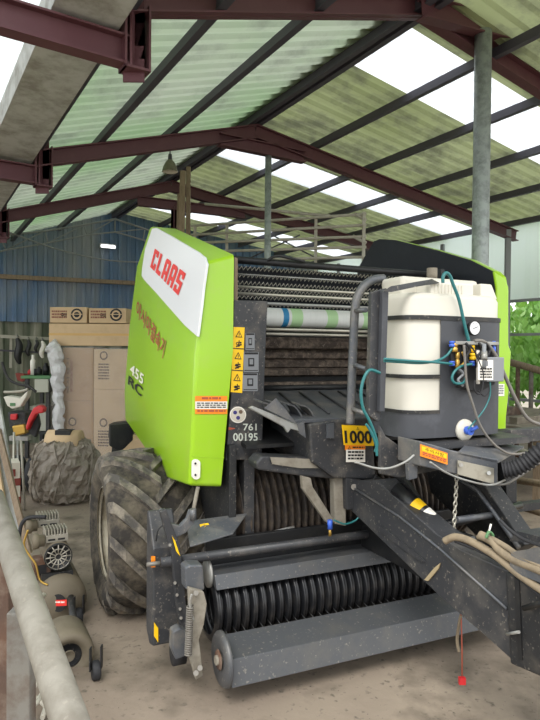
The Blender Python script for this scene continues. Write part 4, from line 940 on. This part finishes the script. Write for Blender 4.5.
film(.0, .625, -.02, .62, .03, zt_ + .015, 'clear plastic film wrapped around the column of printed cartons', 'film')
film(.65, 1.245, -.06, .57, .03, zt_ - .0, 'clear plastic film wrapped around the pale right-hand cartons', 'film')
a = MB(); pts_ = [at(x, y, 8.9) for x, y in ((45, 345), (49, 340), (58, 339), (66, 345), (64, 375), (65, 410), (62, 446), (53, 446), (55, 400), (50, 372))]; pts = [(-.02, -.025, .1), (.14, -.025, .1), (.14, -.025, zt_ + .01), (.05, -.05, zt_ + .03), (-.06, -.03, zt_ - .02), (-.1, -.02, zt_ - .35), (-.03, -.02, zt_ - .6)]
ctr_ = [at(x, y, 8.86) for x, y in ((50, 343), (54, 350), (57, 362), (58, 376), (58, 392), (59, 408), (59, 424), (59, 436), (59, 446))]; random.seed(5)
P_s = smooth(ctr_, 4); a.tube([p + V3((random.uniform(-.015, .015), random.uniform(-.01, .01), 0)) for p in P_s], [random.uniform(.075, .10) * (1.15 if i < 14 else .85) for i in range(len(P_s))], 'film_white', 12)
a.sm = [False] * len(a.sm); a.v = [v + V3((random.uniform(-.012, .012), random.uniform(-.012, .012), 0)) for v in a.v]; tag(a.build('bubble_wrap'), 'whitish bunched plastic wrap hanging on the left edge of the carton column', 'film')
# pallet
t = thing('wooden_pallet', 'low wooden pallet under the wrapped cartons', 'pallet', atb(.6, .3), BX.th)
for i in range(5):
    a = MB(); p = atb(-.02, -.05 + i * .15); u, v, _ = BX.loc(p); a.box(BX, u, u + 1.25, v, v + .1, .012, .028, 'wood'); a.build('deck_board', t)
for i in range(3):
    a = MB(); p = atb(.0 + i * .58, -.05); u, v, _ = BX.loc(p); a.box(BX, u, u + .07, v, v + .68, 0, .012, 'wood'); a.build('bearer', t)
# long flat carton
zl0 = zt_ + .03; 
cart(atb(-.06, .02), BX, 1.3, .5, zof(323) - zl0, 'carton', 'long flat brown carton with yellow tape lying on the wrapped stack', z0=zl0, tape='side')
def logo(fr, u, v, z0, bd, W=.55, rev=False):
    pn = facep(fr, u + .3, u + .52, v, z0 + .02, z0 + .22); pn.disc(.5, .5, .42, .46, 'ink', 1); pn.disc(.5, .5, .3, .33, 'carton', 2); pn.disc(.5, .5, .2, .2, 'ink', 3); pn.rect(.1, .44, .9, .5, 'carton', 4); sub(pn.mb, 'printed_logo', bd)
    pn = facep(fr, u + .03, u + .26, v, z0 + .05, z0 + .18); pn.lines(0, 0, 1, 1, 3, 'pink_print'); pn.text('구미', .62, .25, .98, .85, 'ink', bold=.02); sub(pn.mb, 'printing', bd)
zc2 = zof(322.5) + .005
cart(atb(-.06, .05), BX, .56, .4, zof(306.5) - zc2, 'carton', 'small brown carton with round black logo, left one on top of the long carton', z0=zc2, prints=(logo,))
cart(atb(.53, .05), BX, .56, .4, zof(307.5) - zc2, 'carton', 'small brown carton with round black logo, right one on top of the long carton', z0=zc2, prints=(logo,))
# black bin and low carton beside the tyre
a = MB(); d_ = 8.0; P = [at(x, y, d_) for x, y in ((109, 424), (128, 422), (134, 431), (127, 440), (131, 455), (111, 454), (112, 445), (108, 436))]; a.prism(P, V3((0, .25, 0)), 'darker'); tag(a.build('black_panel', bevel=.01), 'black torn plastic panel standing between the wrapped cartons and the tyre', 'panel')
p = at(118, 468, 7.6); cart(V3((p.x, p.y, 0)), BX, .5, .4, at(0, 438, 7.6).z, 'carton', 'open low brown carton just behind the big tyre', z0=0)

# wrapped bale-like bundle
tb = thing('wrapped_bundle', 'dusty round bundle wrapped in torn grey plastic film on the floor behind the tyre', 'bundle', gz(56, 512))
c0 = gz(55, 506); rings = []
random.seed(3); a = MB(); NN = 84; vs = []; prof0 = [(0, .25), (.03, .30), (.12, .33), (.26, .34), (.4, .335), (.5, .315), (.575, .28), (.62, .23), (.64, .16), (.60, .05)]
prof = []
for i in range(len(prof0) - 1):
    for j in range(3): prof.append((prof0[i][0] * (1 - j / 3) + prof0[i + 1][0] * j / 3, prof0[i][1] * (1 - j / 3) + prof0[i + 1][1] * j / 3))
prof.append(prof0[-1])
for i, (z, r) in enumerate(prof):
    for j in range(NN):
        an = 2 * pi * j / NN; rr3 = r * (1 + .05 * sin(an * 5 + i * .5) + .035 * sin(an * 11 - i * .9) + .03 * sin(an * 3 + i * 1.9) + random.uniform(-.028, .028)); vs.append(c0 + V3((rr3 * 1.02 * cos(an), .3 + rr3 * sin(an), z + (random.uniform(-.012, .012) if i else 0))))
a.add(vs, [[i * NN + j, i * NN + (j + 1) % NN, (i + 1) * NN + (j + 1) % NN, (i + 1) * NN + j] for i in range(len(prof) - 1) for j in range(NN)] + [list(range(NN))[::-1], [(len(prof) - 1) * NN + j for j in range(NN)]], 'plastic_bag', False); bd = a.build('wrapped_body', tb)
a = MB()
for k in range(5):
    an = -2.6 + k * .45 + .2 * (k % 2); pts = []
    for i in range(1, 9): z, r = prof0[i]; r *= 1.06; pts.append(c0 + V3(((r + .008) * cos(an + .09 * i * (-1) ** k), .3 + (r + .008) * sin(an + .09 * i * (-1) ** k), z)))
    a.tube(smooth(pts, 3), [.004 + .006 * random.random() for _ in range(22)], 'plastic_bag', 5)
sub(a, 'film_fold', bd)
a = MB(); d0 = c0 + V3((0, .26, .60)); a.lathe(d0 - V3((.16, 0, .0)), V3((1, 0, 0)), [(0, 0), (0, .14), (.34, .14), (.34, 0)], 'carton', 24); a.build('card_tube', tb)
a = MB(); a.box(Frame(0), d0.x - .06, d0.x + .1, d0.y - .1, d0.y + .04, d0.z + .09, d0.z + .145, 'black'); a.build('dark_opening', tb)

# compressor
cp = gz(66, 690); CX = Frame(radians(27))
ct = thing('air_compressor', 'dusty twin tank air compressor with finned cylinder heads beside the railing', 'compressor', V3((cp.x, cp.y, 0)), CX.th)
def cyl(p, ax, L, r, k, name, parent, dome=.03, n=32):
    a = MB(); a.lathe(p, ax, [(-dome, 0), (-dome * .9, r * .35), (-dome * .55, r * .75), (0, r), (L, r), (L + dome * .55, r * .75), (L + dome, 0)], k, n); return a.build(name, parent)
d1 = 3.6; pc = at(61, 600, d1); r1 = 25 / FL * d1
t1 = cyl(pc, CX.b, .62, r1, 'comp_tan', 'air_tank', ct, .05)
nb = Panel(*[at(x, y, d1 - .055) for x, y in ((49, 594), (68, 594), (68, 612), (49, 612))], th=.0); nb.disc(.5, .5, .42, .5, 'ink', 1); nb.poly([(.06, .34), (.94, .3), (.94, .64), (.06, .68)], 'claas_red', 2); nb.lines(.15, .4, .85, .55, 1, 'sticker', 3); sub(nb.mb, 'maker_badge', t1)
pm = at(58, 556, d1); r2 = 13.5 / FL * d1
mo = cyl(pm, CX.b, .28, r2, 'comp_tan', 'motor', ct, .0)
a = MB(); a.lathe(pm - CX.b * .006, -CX.b, [(0, r2), (.012, r2), (.016, r2 * .92), (.006, r2 * .9), (.004, 0)], 'black', 28)
for i in range(12):
    an = 2 * pi * i / 12; dd = CX.a * cos(an) + V3((0, 0, sin(an))); a.rod(pm - CX.b * .016 + dd * r2 * .22, pm - CX.b * .016 + dd * r2 * .92, .004, 'alu', 6)
for rr5 in (.22, .58, .92): a.tube([pm - CX.b * .016 + (CX.a * cos(q * pi / 12) + V3((0, 0, sin(q * pi / 12)))) * r2 * rr5 for q in range(24)], .003, 'alu', 5, closed=True)
sub(a, 'fan_guard', mo)
a = MB(); q = at(58, 575, d1); a.box(CX, CX.loc(q)[0] - .09, CX.loc(q)[0] + .09, CX.loc(q)[1] + .02, CX.loc(q)[1] + .3, q.z - .03, q.z + .01, 'darker'); a.build('motor_mount', ct)
for (x, y, d_) in ((57, 542, d1 + .02), (49, 527, d1 + .22)):
    q = at(x, y, d_); u, v, z = CX.loc(q); a = MB(); a.box(CX, u - .065, u + .065, v, v + .1, z, z + .045, 'alu'); a.box(CX, u - .03, u + .03, v + .02, v + .08, z - .08, z, 'comp_tan')
    hd = a.build('cylinder_head', ct, bevel=.004); a = MB()
    for i in range(8): a.box(CX, u - .068 + i * .017, u - .061 + i * .017, v - .005, v + .105, z + .045, z + .08, 'alu')
    for i in range(2): a.box(CX, u - .05 + i * .055, u - .01 + i * .055, v - .004, v, z + .012, z + .022, 'black')
    sub(a, 'cooling_fins', hd)
    a = MB(); fl = q - CX.a * .07 + V3((0, 0, .02)); a.lathe(fl, -CX.a, [(0, 0), (0, .035), (.03, .035), (.035, .045), (.065, .045), (.07, 0)], 'comp_tan', 18); a.build('air_filter', ct)
a = MB(); a.tube(smooth([at(x, y, 3.75) for x, y in ((46, 517), (34, 517), (26, 519), (21, 526), (19, 540), (19, 556))]), .012, 'rubber', 8); a.build('carry_handle', ct)
a = MB(); q = at(42, 570, 3.6); a.box(CX, CX.loc(q)[0] - .05, CX.loc(q)[0] + .05, CX.loc(q)[1], CX.loc(q)[1] + .08, q.z - .06, q.z + .07, 'rust'); sw = a.build('pressure_switch', ct, bevel=.006)
a = MB(); a.box(CX, CX.loc(q)[0] - .025, CX.loc(q)[0] + .025, CX.loc(q)[1] - .004, CX.loc(q)[1], q.z - .03, q.z + .03, 'ink'); sub(a, 'switch_cover', sw)
a = MB(); a.tube(smooth([at(x, y, 3.55) for x, y in ((28, 530), (24, 545), (30, 556), (36, 565), (40, 580), (48, 585))]), .006, 'brass', 6); a.build('copper_pipe', ct)
# leg under it and lower drum
d2 = 3.05; pd = at(69, 656, d2); r3 = 25 / FL * d2
dr = MB(); dr.lathe(pd, CX.b, [(0, r3 * .5), (-.015, r3 * .62), (-.03, r3 * .82), (-.012, r3 * .97), (.02, r3), (.2, r3), (.24, r3 * .7), (.25, 0)], 'comp_tan', 34); dr = dr.build('lower_tank', ct)
a = MB(); a.lathe(pd + CX.b * .015, -CX.b, [(0, 0), (.0, r3 * .5), (.008, r3 * .5)], 'darker', 24); a.lathe(pd, -CX.b, [(0, .0), (.006, r3 * .2), (.008, r3 * .22), (0, r3 * .24)], 'comp_tan', 16); sub(a, 'drum_recess', dr)
for x, y, dd in ((95, 703, 2.95), (52, 706, 2.95), (78, 655, 3.55)):
    a = MB(); q = at(x, y, dd); a.lathe(V3((q.x, q.y, .045)) - CX.a * .015, CX.a, [(0, 0), (0, .042), (.008, .046), (.03, .046), (.036, .042), (.036, 0)], 'rubber', 20); wh = a.build('caster_wheel', ct)
    a = MB(); a.bar(V3((q.x, q.y, .05)) - CX.a * .022, V3((q.x, q.y, .16)) - CX.a * .022, .006, .03, 'darker'); a.bar(V3((q.x, q.y, .05)) + CX.a * .03, V3((q.x, q.y, .16)) + CX.a * .03, .006, .03, 'darker'); sub(a, 'caster_fork', wh)
a = MB(); a.rod(V3((pd.x, pd.y + .1, .12)), V3((pc.x, pc.y + .15, .14)), .02, 'darker', 8); a.build('frame_bar', ct)

# coiled hose on the floor behind the railing
a = MB(); c_ = at(12, 640, 2.6)
pts = []
for i in range(70):
    an = i * .55; pts.append(V3((c_.x + .13 * cos(an) + .01 * sin(i), c_.y + .13 * sin(an), .02 + i * .0075)))
a.tube(pts, .011, 'rail_white', 6); tag(a.build('coiled_hose'), 'pale coiled hose piled on the floor behind the rusty railing posts', 'hose')

# foreground railing
rt = thing('pipe_railing', 'dusty grey pipe railing with rusty posts in the near left corner', 'railing', at(20, 600, 1.4) * 1 - V3((0, 0, at(20, 600, 1.4).z)))
g1 = at(68, 716, 1.05); g0 = at(10, 547, 1.55); dd = (g0 - g1)
a = MB(); a.rod(g1 - dd * .6, g0 + dd * .5, .031, 'pipe_dusty', 24); a.build('rail', rt)
def rp_at(f): return g1 + dd * f
for f, w_, off, kk_ in ((.62, .052, -.012, 'old_paint'), (1.0, .05, -.02, 'rust')):
    q = rp_at(f) + V3((off, 0, -.03)); a = MB(); a.bar(q, V3((q.x, q.y, 0)), w_, .04, kk_, up=(0, 1, 0)); a.build('post', rt, bevel=.003)
a = MB(); a.rod(V3((rp_at(.5).x, rp_at(.5).y, .5)), V3((rp_at(1.3).x, rp_at(1.3).y, .55)), .02, 'rust', 12); a.build('lower_rail', rt)

# leaning boards, poles and brick pillar at the left edge
q = gz(-20, 528); a = MB(); a.box(CX, CX.loc(q)[0], CX.loc(q)[0] + .33, CX.loc(q)[1], CX.loc(q)[1] + .25, 0, at(0, 466, q.y).z, 'mortar'); bp_ = a.build('brick_pillar')
tag(bp_, 'low red brick pillar with pale mortar behind the leaning boards', 'pillar'); u, v, _ = CX.loc(q)
a = MB(); hB = at(0, 466, q.y).z; nz_ = int(hB / .085)
for r in range(nz_):
    for i in range(-1, 3):
        x0 = max(u, u + i * .2 + (r % 2) * .1 + .01); x1 = min(u + .33, u + i * .2 + (r % 2) * .1 + .19)
        if x1 - x0 > .02: a.box(CX, x0, x1, v - .008, v, r * .085 + .01, r * .085 + .075, 'brick'); a.box(CX, x0, x1, v + .25, v + .258, r * .085 + .01, r * .085 + .075, 'brick')
    for j in range(2): a.box(CX, u + .33, u + .338, v + .01 + j * .125, v + .115 + j * .125, r * .085 + .01, r * .085 + .075, 'brick')
o = a.build('brick_courses', None, origin=V3(bp_.location)); o.parent = bp_; o.matrix_world = bp_.matrix_world.copy(); o.location = (0, 0, 0)
for i, (x0, y0, x1, y1, w_, k) in enumerate(((-6, 395, 12, 500, .09, 'gutter'), (-14, 420, 3, 520, .10, 'carton'), (-2, 430, 8, 470, .05, 'wood'))):
    a = MB(); P0 = at(x0, y0, 5.0 - i * .06); P1 = at(x1, y1, 4.85 - i * .06); dn = (P1 - P0); P2 = P0 + dn * ((0 - P0.z) / dn.z); a.bar(P0, P2, w_, .02, k, up=(.2, 1, 0)); tag(a.build('leaning_board'), ('grey board leaning at the left edge beside the red machine', 'pale brown board leaning lowest at the left edge', 'thin brown slat leaning among the boards at the left edge')[i], 'board')
for i, (x0, y0, x1, y1, k) in enumerate(((14, 432, 13, 520, 'steel'), (17.5, 440, 19, 520, 'galv'), (21, 440, 25, 515, 'rail_white'))):
    a = MB(); P0 = at(x0, y0, 6.1); P1 = at(x1, y1, 6.0); dn = P1 - P0; P2 = P0 + dn * ((0 - P0.z) / dn.z); a.rod(P0, P2, .012, k, 8); tag(a.build('metal_pole'), ('leftmost of three upright metal poles below the red machine', 'middle of three upright metal poles below the red machine', 'rightmost pale one of three upright metal poles below the red machine')[i], 'pole')
# red and white machine
dm = 6.6; wc = at(24, 430, dm)
mt = thing('farm_machine', 'small red and white farm machine at the left, in front of the workbench', 'machine', V3((wc.x, wc.y, 0)))
def pm_(pts, d_, th, k, name, bevel=.006, par=None):
    a = MB(); a.prism([at(x, y, d_) for x, y in pts], V3((0, th, 0)), k); return a.build(name, par or mt, bevel=bevel)
pm_([(3, 397), (7, 396), (20, 398), (28, 390), (27, 396), (20, 407), (12, 409), (7, 406)], dm, .12, 'tank_cream', 'white_fender', .012)
pm_([(10, 403), (15, 403), (15, 406), (10, 406)], dm - .01, .01, 'green_top', 'badge', 0)
pm_([(25, 428), (28, 418), (33, 408), (39, 405), (44, 408), (43, 413), (36, 414), (31, 422), (27, 431)], dm - .1, .1, 'red', 'red_fender', .014)
pm_([(31, 416), (37, 414), (39, 425), (35, 438), (30, 434), (28, 426)], dm - .02, .08, 'rubber', 'mudguard', .014)
pm_([(7, 412), (25, 412), (27, 425), (20, 432), (9, 428)], dm + .05, .25, 'darker', 'engine', .02)
pm_([(10, 414), (17, 414), (16, 420), (10, 420)], dm + .0, .04, 'red', 'engine_cover', .01)
pm_([(11, 426), (24, 424), (26, 434), (14, 437)], dm, .1, 'brass', 'gear_case', .02)
a = MB(); a.tube(smooth([at(x, y, dm) for x, y in ((4, 392), (12, 392), (22, 391), (28, 389))]), .014, 'rail_white', 8); a.build('handlebar', mt)
a = MB(); a.tube(smooth([at(x, y, dm) for x, y in ((2, 362), (8, 378), (18, 384), (28, 386), (36, 392))]), .016, 'darker', 8); a.build('handle', mt)
for x, y in ((13, 450), (30, 446)):
    q = at(x, y, dm + .2); a = MB(); a.lathe(V3((q.x, q.y, .2)), V3((1, 0, 0)), [(0, .08), (0, .17), (.02, .2), (.08, .2), (.1, .17), (.1, .08)], 'rubber', 28); a.lathe(V3((q.x, q.y, .2)), V3((1, 0, 0)), [(.03, 0), (.03, .09), (.07, .09), (.07, 0)], 'rim', 18); a.build('wheel', mt)
pm_([(9, 436), (28, 436), (28, 441), (9, 441)], dm + .1, .1, 'galv', 'frame_rail')
# workbench
dw = 8.8; q0 = at(24, 382, dw); q1 = at(43, 382, dw)
wt = thing('workbench', 'workbench with green top and pale grey drawer box against the back wall', 'workbench', V3(((q0.x + q1.x) / 2, q0.y + .3, 0)))
FX = Frame(0); zw = at(40, 376, dw).z
a = MB(); a.box(FX, q0.x - .05, q1.x + .1, q0.y, q0.y + .7, zw - .04, zw, 'green_top'); a.build('bench_top', wt, bevel=.006)
a = MB(); a.box(FX, at(35, 380, dw).x, q1.x + .08, q0.y - .02, q0.y + .6, at(0, 392, dw).z, zw - .045, 'grey_box'); a.build('drawer_box', wt, bevel=.01)
for xx in (q0.x, q1.x + .03):
    for yy in (.03, .6): a = MB(); a.box(FX, xx, xx + .05, q0.y + yy, q0.y + yy + .05, 0, zw - .04, 'darker'); a.build('leg', wt)
a = MB(); a.box(FX, q0.x, q1.x + .08, q0.y + .05, q0.y + .6, .35, .38, 'darker'); a.build('lower_shelf', wt)
a = MB(); a.box(FX, at(30, 0, dw).x, q1.x + .02, q0.y + .1, q0.y + .55, .385, .75, 'grey_box'); tag(a.build('metal_case', bevel=.01), 'pale metal case standing on the lower shelf of the workbench', 'case')
pr = at(20, 378, dw - .15); t = thing('bench_vice', 'dark red tool with slanted body on the left end of the workbench', 'tool', V3((pr.x, pr.y + .25, zw)))
a = MB(); a.prism([at(x, y, dw + .15) for x, y in ((15, 373), (24, 374), (27, 379), (22, 382), (17, 380))], V3((0, .12, 0)), 'brick'); a.build('body', t, bevel=.008)
a = MB(); a.rod(V3((pr.x + .1, pr.y + .3, zw)), V3((pr.x + .1, pr.y + .3, zw + .1)), .02, 'darker', 8); a.build('stand', t)
for i, (x, y, r, h, k, lb) in enumerate(((30, 370, .035, .08, 'red', 'small red topped can on the workbench'), (39, 366, .045, .12, 'darker', 'dark squat tin on the workbench, left of the taller one'), (46, 362, .05, .18, 'black', 'taller black tin on the workbench near the cartons'), (33, 356, .04, .3, 'sticker', 'tall white bottle at the back of the workbench'))):
    q = at(x, y, dw + .35); a = MB(); a.lathe(V3((q.x, q.y, zw + .002)), V3((0, 0, 1)), [(0, 0), (0, r), (h * .7, r), (h * .8, r * .5), (h, r * .5), (h, 0)], k, 16); tag(a.build('can'), lb, 'can')
# tool rail on the wall
sR = 10.45
a = MB(); a.bar(S.V(-5, 336, sR), S.V(55, 339, sR), .05, .05, 'rail_white'); tag(a.build('tool_rail'), 'pale horizontal rail on the lower back wall holding hanging tools', 'rail')
a = MB(); a.bar(S.V(-5, 350, sR), S.V(50, 353, sR), .05, .03, 'purlin'); tag(a.build('tool_bar'), 'dark horizontal bar below the pale tool rail', 'rail')
a = MB(); a.bar(S.V(11, 336, sR), S.V(10.5, 368, sR), .035, .035, 'rail_white'); tag(a.build('wall_batten'), 'short pale upright batten under the tool rail', 'batten')
hs = [((17, 338), (20, 364), .10, 'black', 'bulky black tool bundle hanging left below the tool rail'), ((28, 340), (29, 356), .06, 'darker', 'dark grey tool hanging below the middle of the tool rail'), ((36, 340), (37, 352), .05, 'black', 'small black tool hanging right below the tool rail'), ((42, 341), (43, 358), .07, 'sticker', 'white rag hanging at the right end of the tool rail')]
for (p0, p1, w_, k, lb) in hs:
    t = thing('hanging_tool', lb, 'tool', S.V(*p1, sR - .1), S.th)
    P0, P1 = S.V(*p0, sR - .08), S.V(*p1, sR - .08); a = MB(); a.tube(smooth([P0, P0.lerp(P1, .3) + S.a * .02, P0.lerp(P1, .7) - S.a * .02, P1]), [w_ * (.25 + .35 * sin(i / 18 * pi)) for i in range(19)], k, 10); a.build('body', t)
    a = MB(); a.tube([P0 + V3((0, .06, .02)), P0 + V3((0, 0, .05)), P0], .008, 'galv', 6); a.build('hook', t)
a = MB(); q = S.V(49.5, 340, sR - .6); a.lathe(q, V3((0, 0, 1)), [(0, 0), (0, .035), (.1, .03), (.12, 0)], 'red', 12); 

# ================================================================== RIGHT SIDE AND OUTSIDE
def leafmass(name, cx, cy, z0, z1, rx, ry, n, label, seed, size=.16):
    random.seed(seed); a = MB()
    lobes = [(cx + random.uniform(-rx, rx) * .8, cy + random.uniform(-ry, ry) * .6, random.uniform(z0 + .2, z1), random.uniform(.4, .9)) for _ in range(16)]
    for i in range(n):
        l = random.choice(lobes); d = V3((random.gauss(0, 1), random.gauss(0, 1), random.gauss(0, 1))).normalized() * l[3] * random.uniform(.6, 1.05)
        p = V3(l[:3]) + d
        if p.z < .02: p.z = random.uniform(.05, .6)
        x, y = _basis(V3((random.gauss(0, 1), random.gauss(0, 1), random.gauss(0, .6)))); s_ = size * random.uniform(.5, 1.2)
        nrm = x.cross(y)
        a.add([p, p + x * s_ * .4 + y * s_ * .5 + nrm * s_ * .06, p + y * s_ * 1.2, p - x * s_ * .4 + y * s_ * .5 + nrm * s_ * .06], [[0, 1, 2, 3]], 'leaf')
    return tag(a.build(name), label, 'foliage', kind='stuff')
cs = [(S(9.6, 4.6, 0), 1), (S(10.2, 6.6, 0), 2), (S(10.0, 8.8, 0), 3), (S(11.2, 3.2, 0), 4), (S(12.6, 7.5, 0), 5), (S(10.4, 10.9, 0), 6)]
lb = ['dense green bush outside the open right side, nearest the window', 'green bush outside behind the slim wall post', 'green bush outside farther along the right wall', 'green bush outside at the picture edge', 'taller green tree crown behind the bushes outside', 'green bush outside beyond the far corner of the shed']
for (c_, sd_), l_ in zip(cs, lb): leafmass('bush_foliage', c_.x, c_.y, .1, 3.0 if sd_ != 5 else 4.6, 1.1, 1.1, 3800, l_, sd_)
# junk by the right wall
def wob(x0, y0, x1, y1, s_, r, k, name, label, cat):
    a = MB(); a.rod(S.V(x0, y0, s_), S.V(x1, y1, s_), r, k, 10); return tag(a.build(name), label, cat)
P0 = S.U(506, 361, 7.5); P1 = S.U(548, 373, 7.5)
t = thing('guard_rail', 'tan horizontal pipe rail on rusty posts along the open right side', 'rail', V3((P0.x, P0.y, 0)))
a = MB(); a.rod(P0, P1 + (P1 - P0) * .6, .05, 'wood', 12); a.build('rail', t)
for f, k in ((.3, 'rust'), (.62, 'old_paint'), (1.3, 'rust')):
    q = P0.lerp(P1, f); a = MB(); a.rod(V3((q.x, q.y, 0)), V3((q.x, q.y, q.z)), .03, k, 10); a.build('upright', t)
random.seed(11)
def junk(x, y, s_, w_, d_, h_, k, name, label, cat, zz=0):
    p = S.Z(x, y, zz); u, v, _ = S.loc(p); a = MB(); a.box(S, u, u + w_, v, v + d_, zz, zz + h_, k); return tag(a.build(name, bevel=.008), label, cat)
tb2 = thing('low_platform', 'low wooden platform loaded with scrap at the right edge', 'platform', S(6.2, 4.6, 0), S.th)
a = MB(); a.box(S, 5.3, 7.25, 3.6, 6.0, .80, .86, 'old_wood'); a.build('platform_top', tb2, bevel=.004)
for u in (5.4, 7.15):
    for v in (3.65, 5.85): a = MB(); a.box(S, u, u + .08, v, v + .08, 0, .8, 'wood'); a.build('leg', tb2)
for i, (du, dv, w_, d_, h_, k, nm, lbb, cat) in enumerate(((.1, .3, .5, .1, .07, 'old_wood', 'scrap_block', 'dusty brown block lying on the low wooden platform', 'block'), (.7, .2, .45, .12, .05, 'carton', 'scrap_board', 'short brown board lying across the low wooden platform', 'board'), (.3, .9, .7, .12, .09, 'rust', 'scrap_bar', 'rusty flat bar lying on the low wooden platform', 'bar'), (1.2, .5, .25, .25, .12, 'sticker', 'small_box', 'small white box standing on the low wooden platform', 'box'))):
    a = MB(); a.box(S, 5.35 + du, 5.35 + du + w_, 3.65 + dv, 3.65 + dv + d_, .86, .86 + h_, k); tag(a.build(nm, bevel=.006), lbb, cat)
for i, (y0, y1, k) in enumerate(((446, 462, 'rail_white'), (478, 486, 'wood'), (500, 518, 'wood'))):
    P0 = S.U(500, y0, 5.0 - i * .35); P1 = S.U(560, y1, 4.7 - i * .35); a = MB(); a.rod(P0, P1 + (P1 - P0) * .5, .03, k, 10)
    t = thing('floor_rail', ('pale pipe rail on short feet, farthest of the low rails at the right', 'brown pipe rail on short feet, middle of the low rails at the right', 'brown pipe rail on short feet, nearest of the low rails at the right')[i], 'rail', V3((P0.x, P0.y, 0)))
    a.build('rail', t)
    for f in (.1, 1.3): q = P0.lerp(P1, f); a = MB(); a.rod(V3((q.x, q.y, 0)), q, .02, k, 8); a.build('foot', t)


# ================================================================== LIGHT
w = bpy.data.worlds.new('world'); sc.world = w; w.use_nodes = True; nt = w.node_tree
bg = nt.nodes['Background']; bg.inputs['Strength'].default_value = 1.0
tc = nt.nodes.new('ShaderNodeTexCoord'); sp = nt.nodes.new('ShaderNodeSeparateXYZ'); nt.links.new(tc.outputs['Generated'], sp.inputs[0])
rp = nt.nodes.new('ShaderNodeValToRGB'); rp.color_ramp.elements[0].position = 0; rp.color_ramp.elements[0].color = (.9, .92, .93, 1); rp.color_ramp.elements[1].color = (.95, .965, .98, 1)
nt.links.new(sp.outputs[2], rp.inputs[0]); nt.links.new(rp.outputs[0], bg.inputs['Color'])
sd = bpy.data.lights.new('sun', 'SUN'); sd.energy = 1.2; sd.angle = radians(25); sd.color = (1, .97, .92); so = bpy.data.objects.new('sun', sd); col.objects.link(so); so.rotation_euler = (radians(38), radians(12), radians(-30))
sc.view_settings.view_transform = 'Standard'; sc.view_settings.look = 'None'; sc.view_settings.gamma = 1; sc.view_settings.use_curve_mapping = False
sc.view_settings.exposure = 1.2
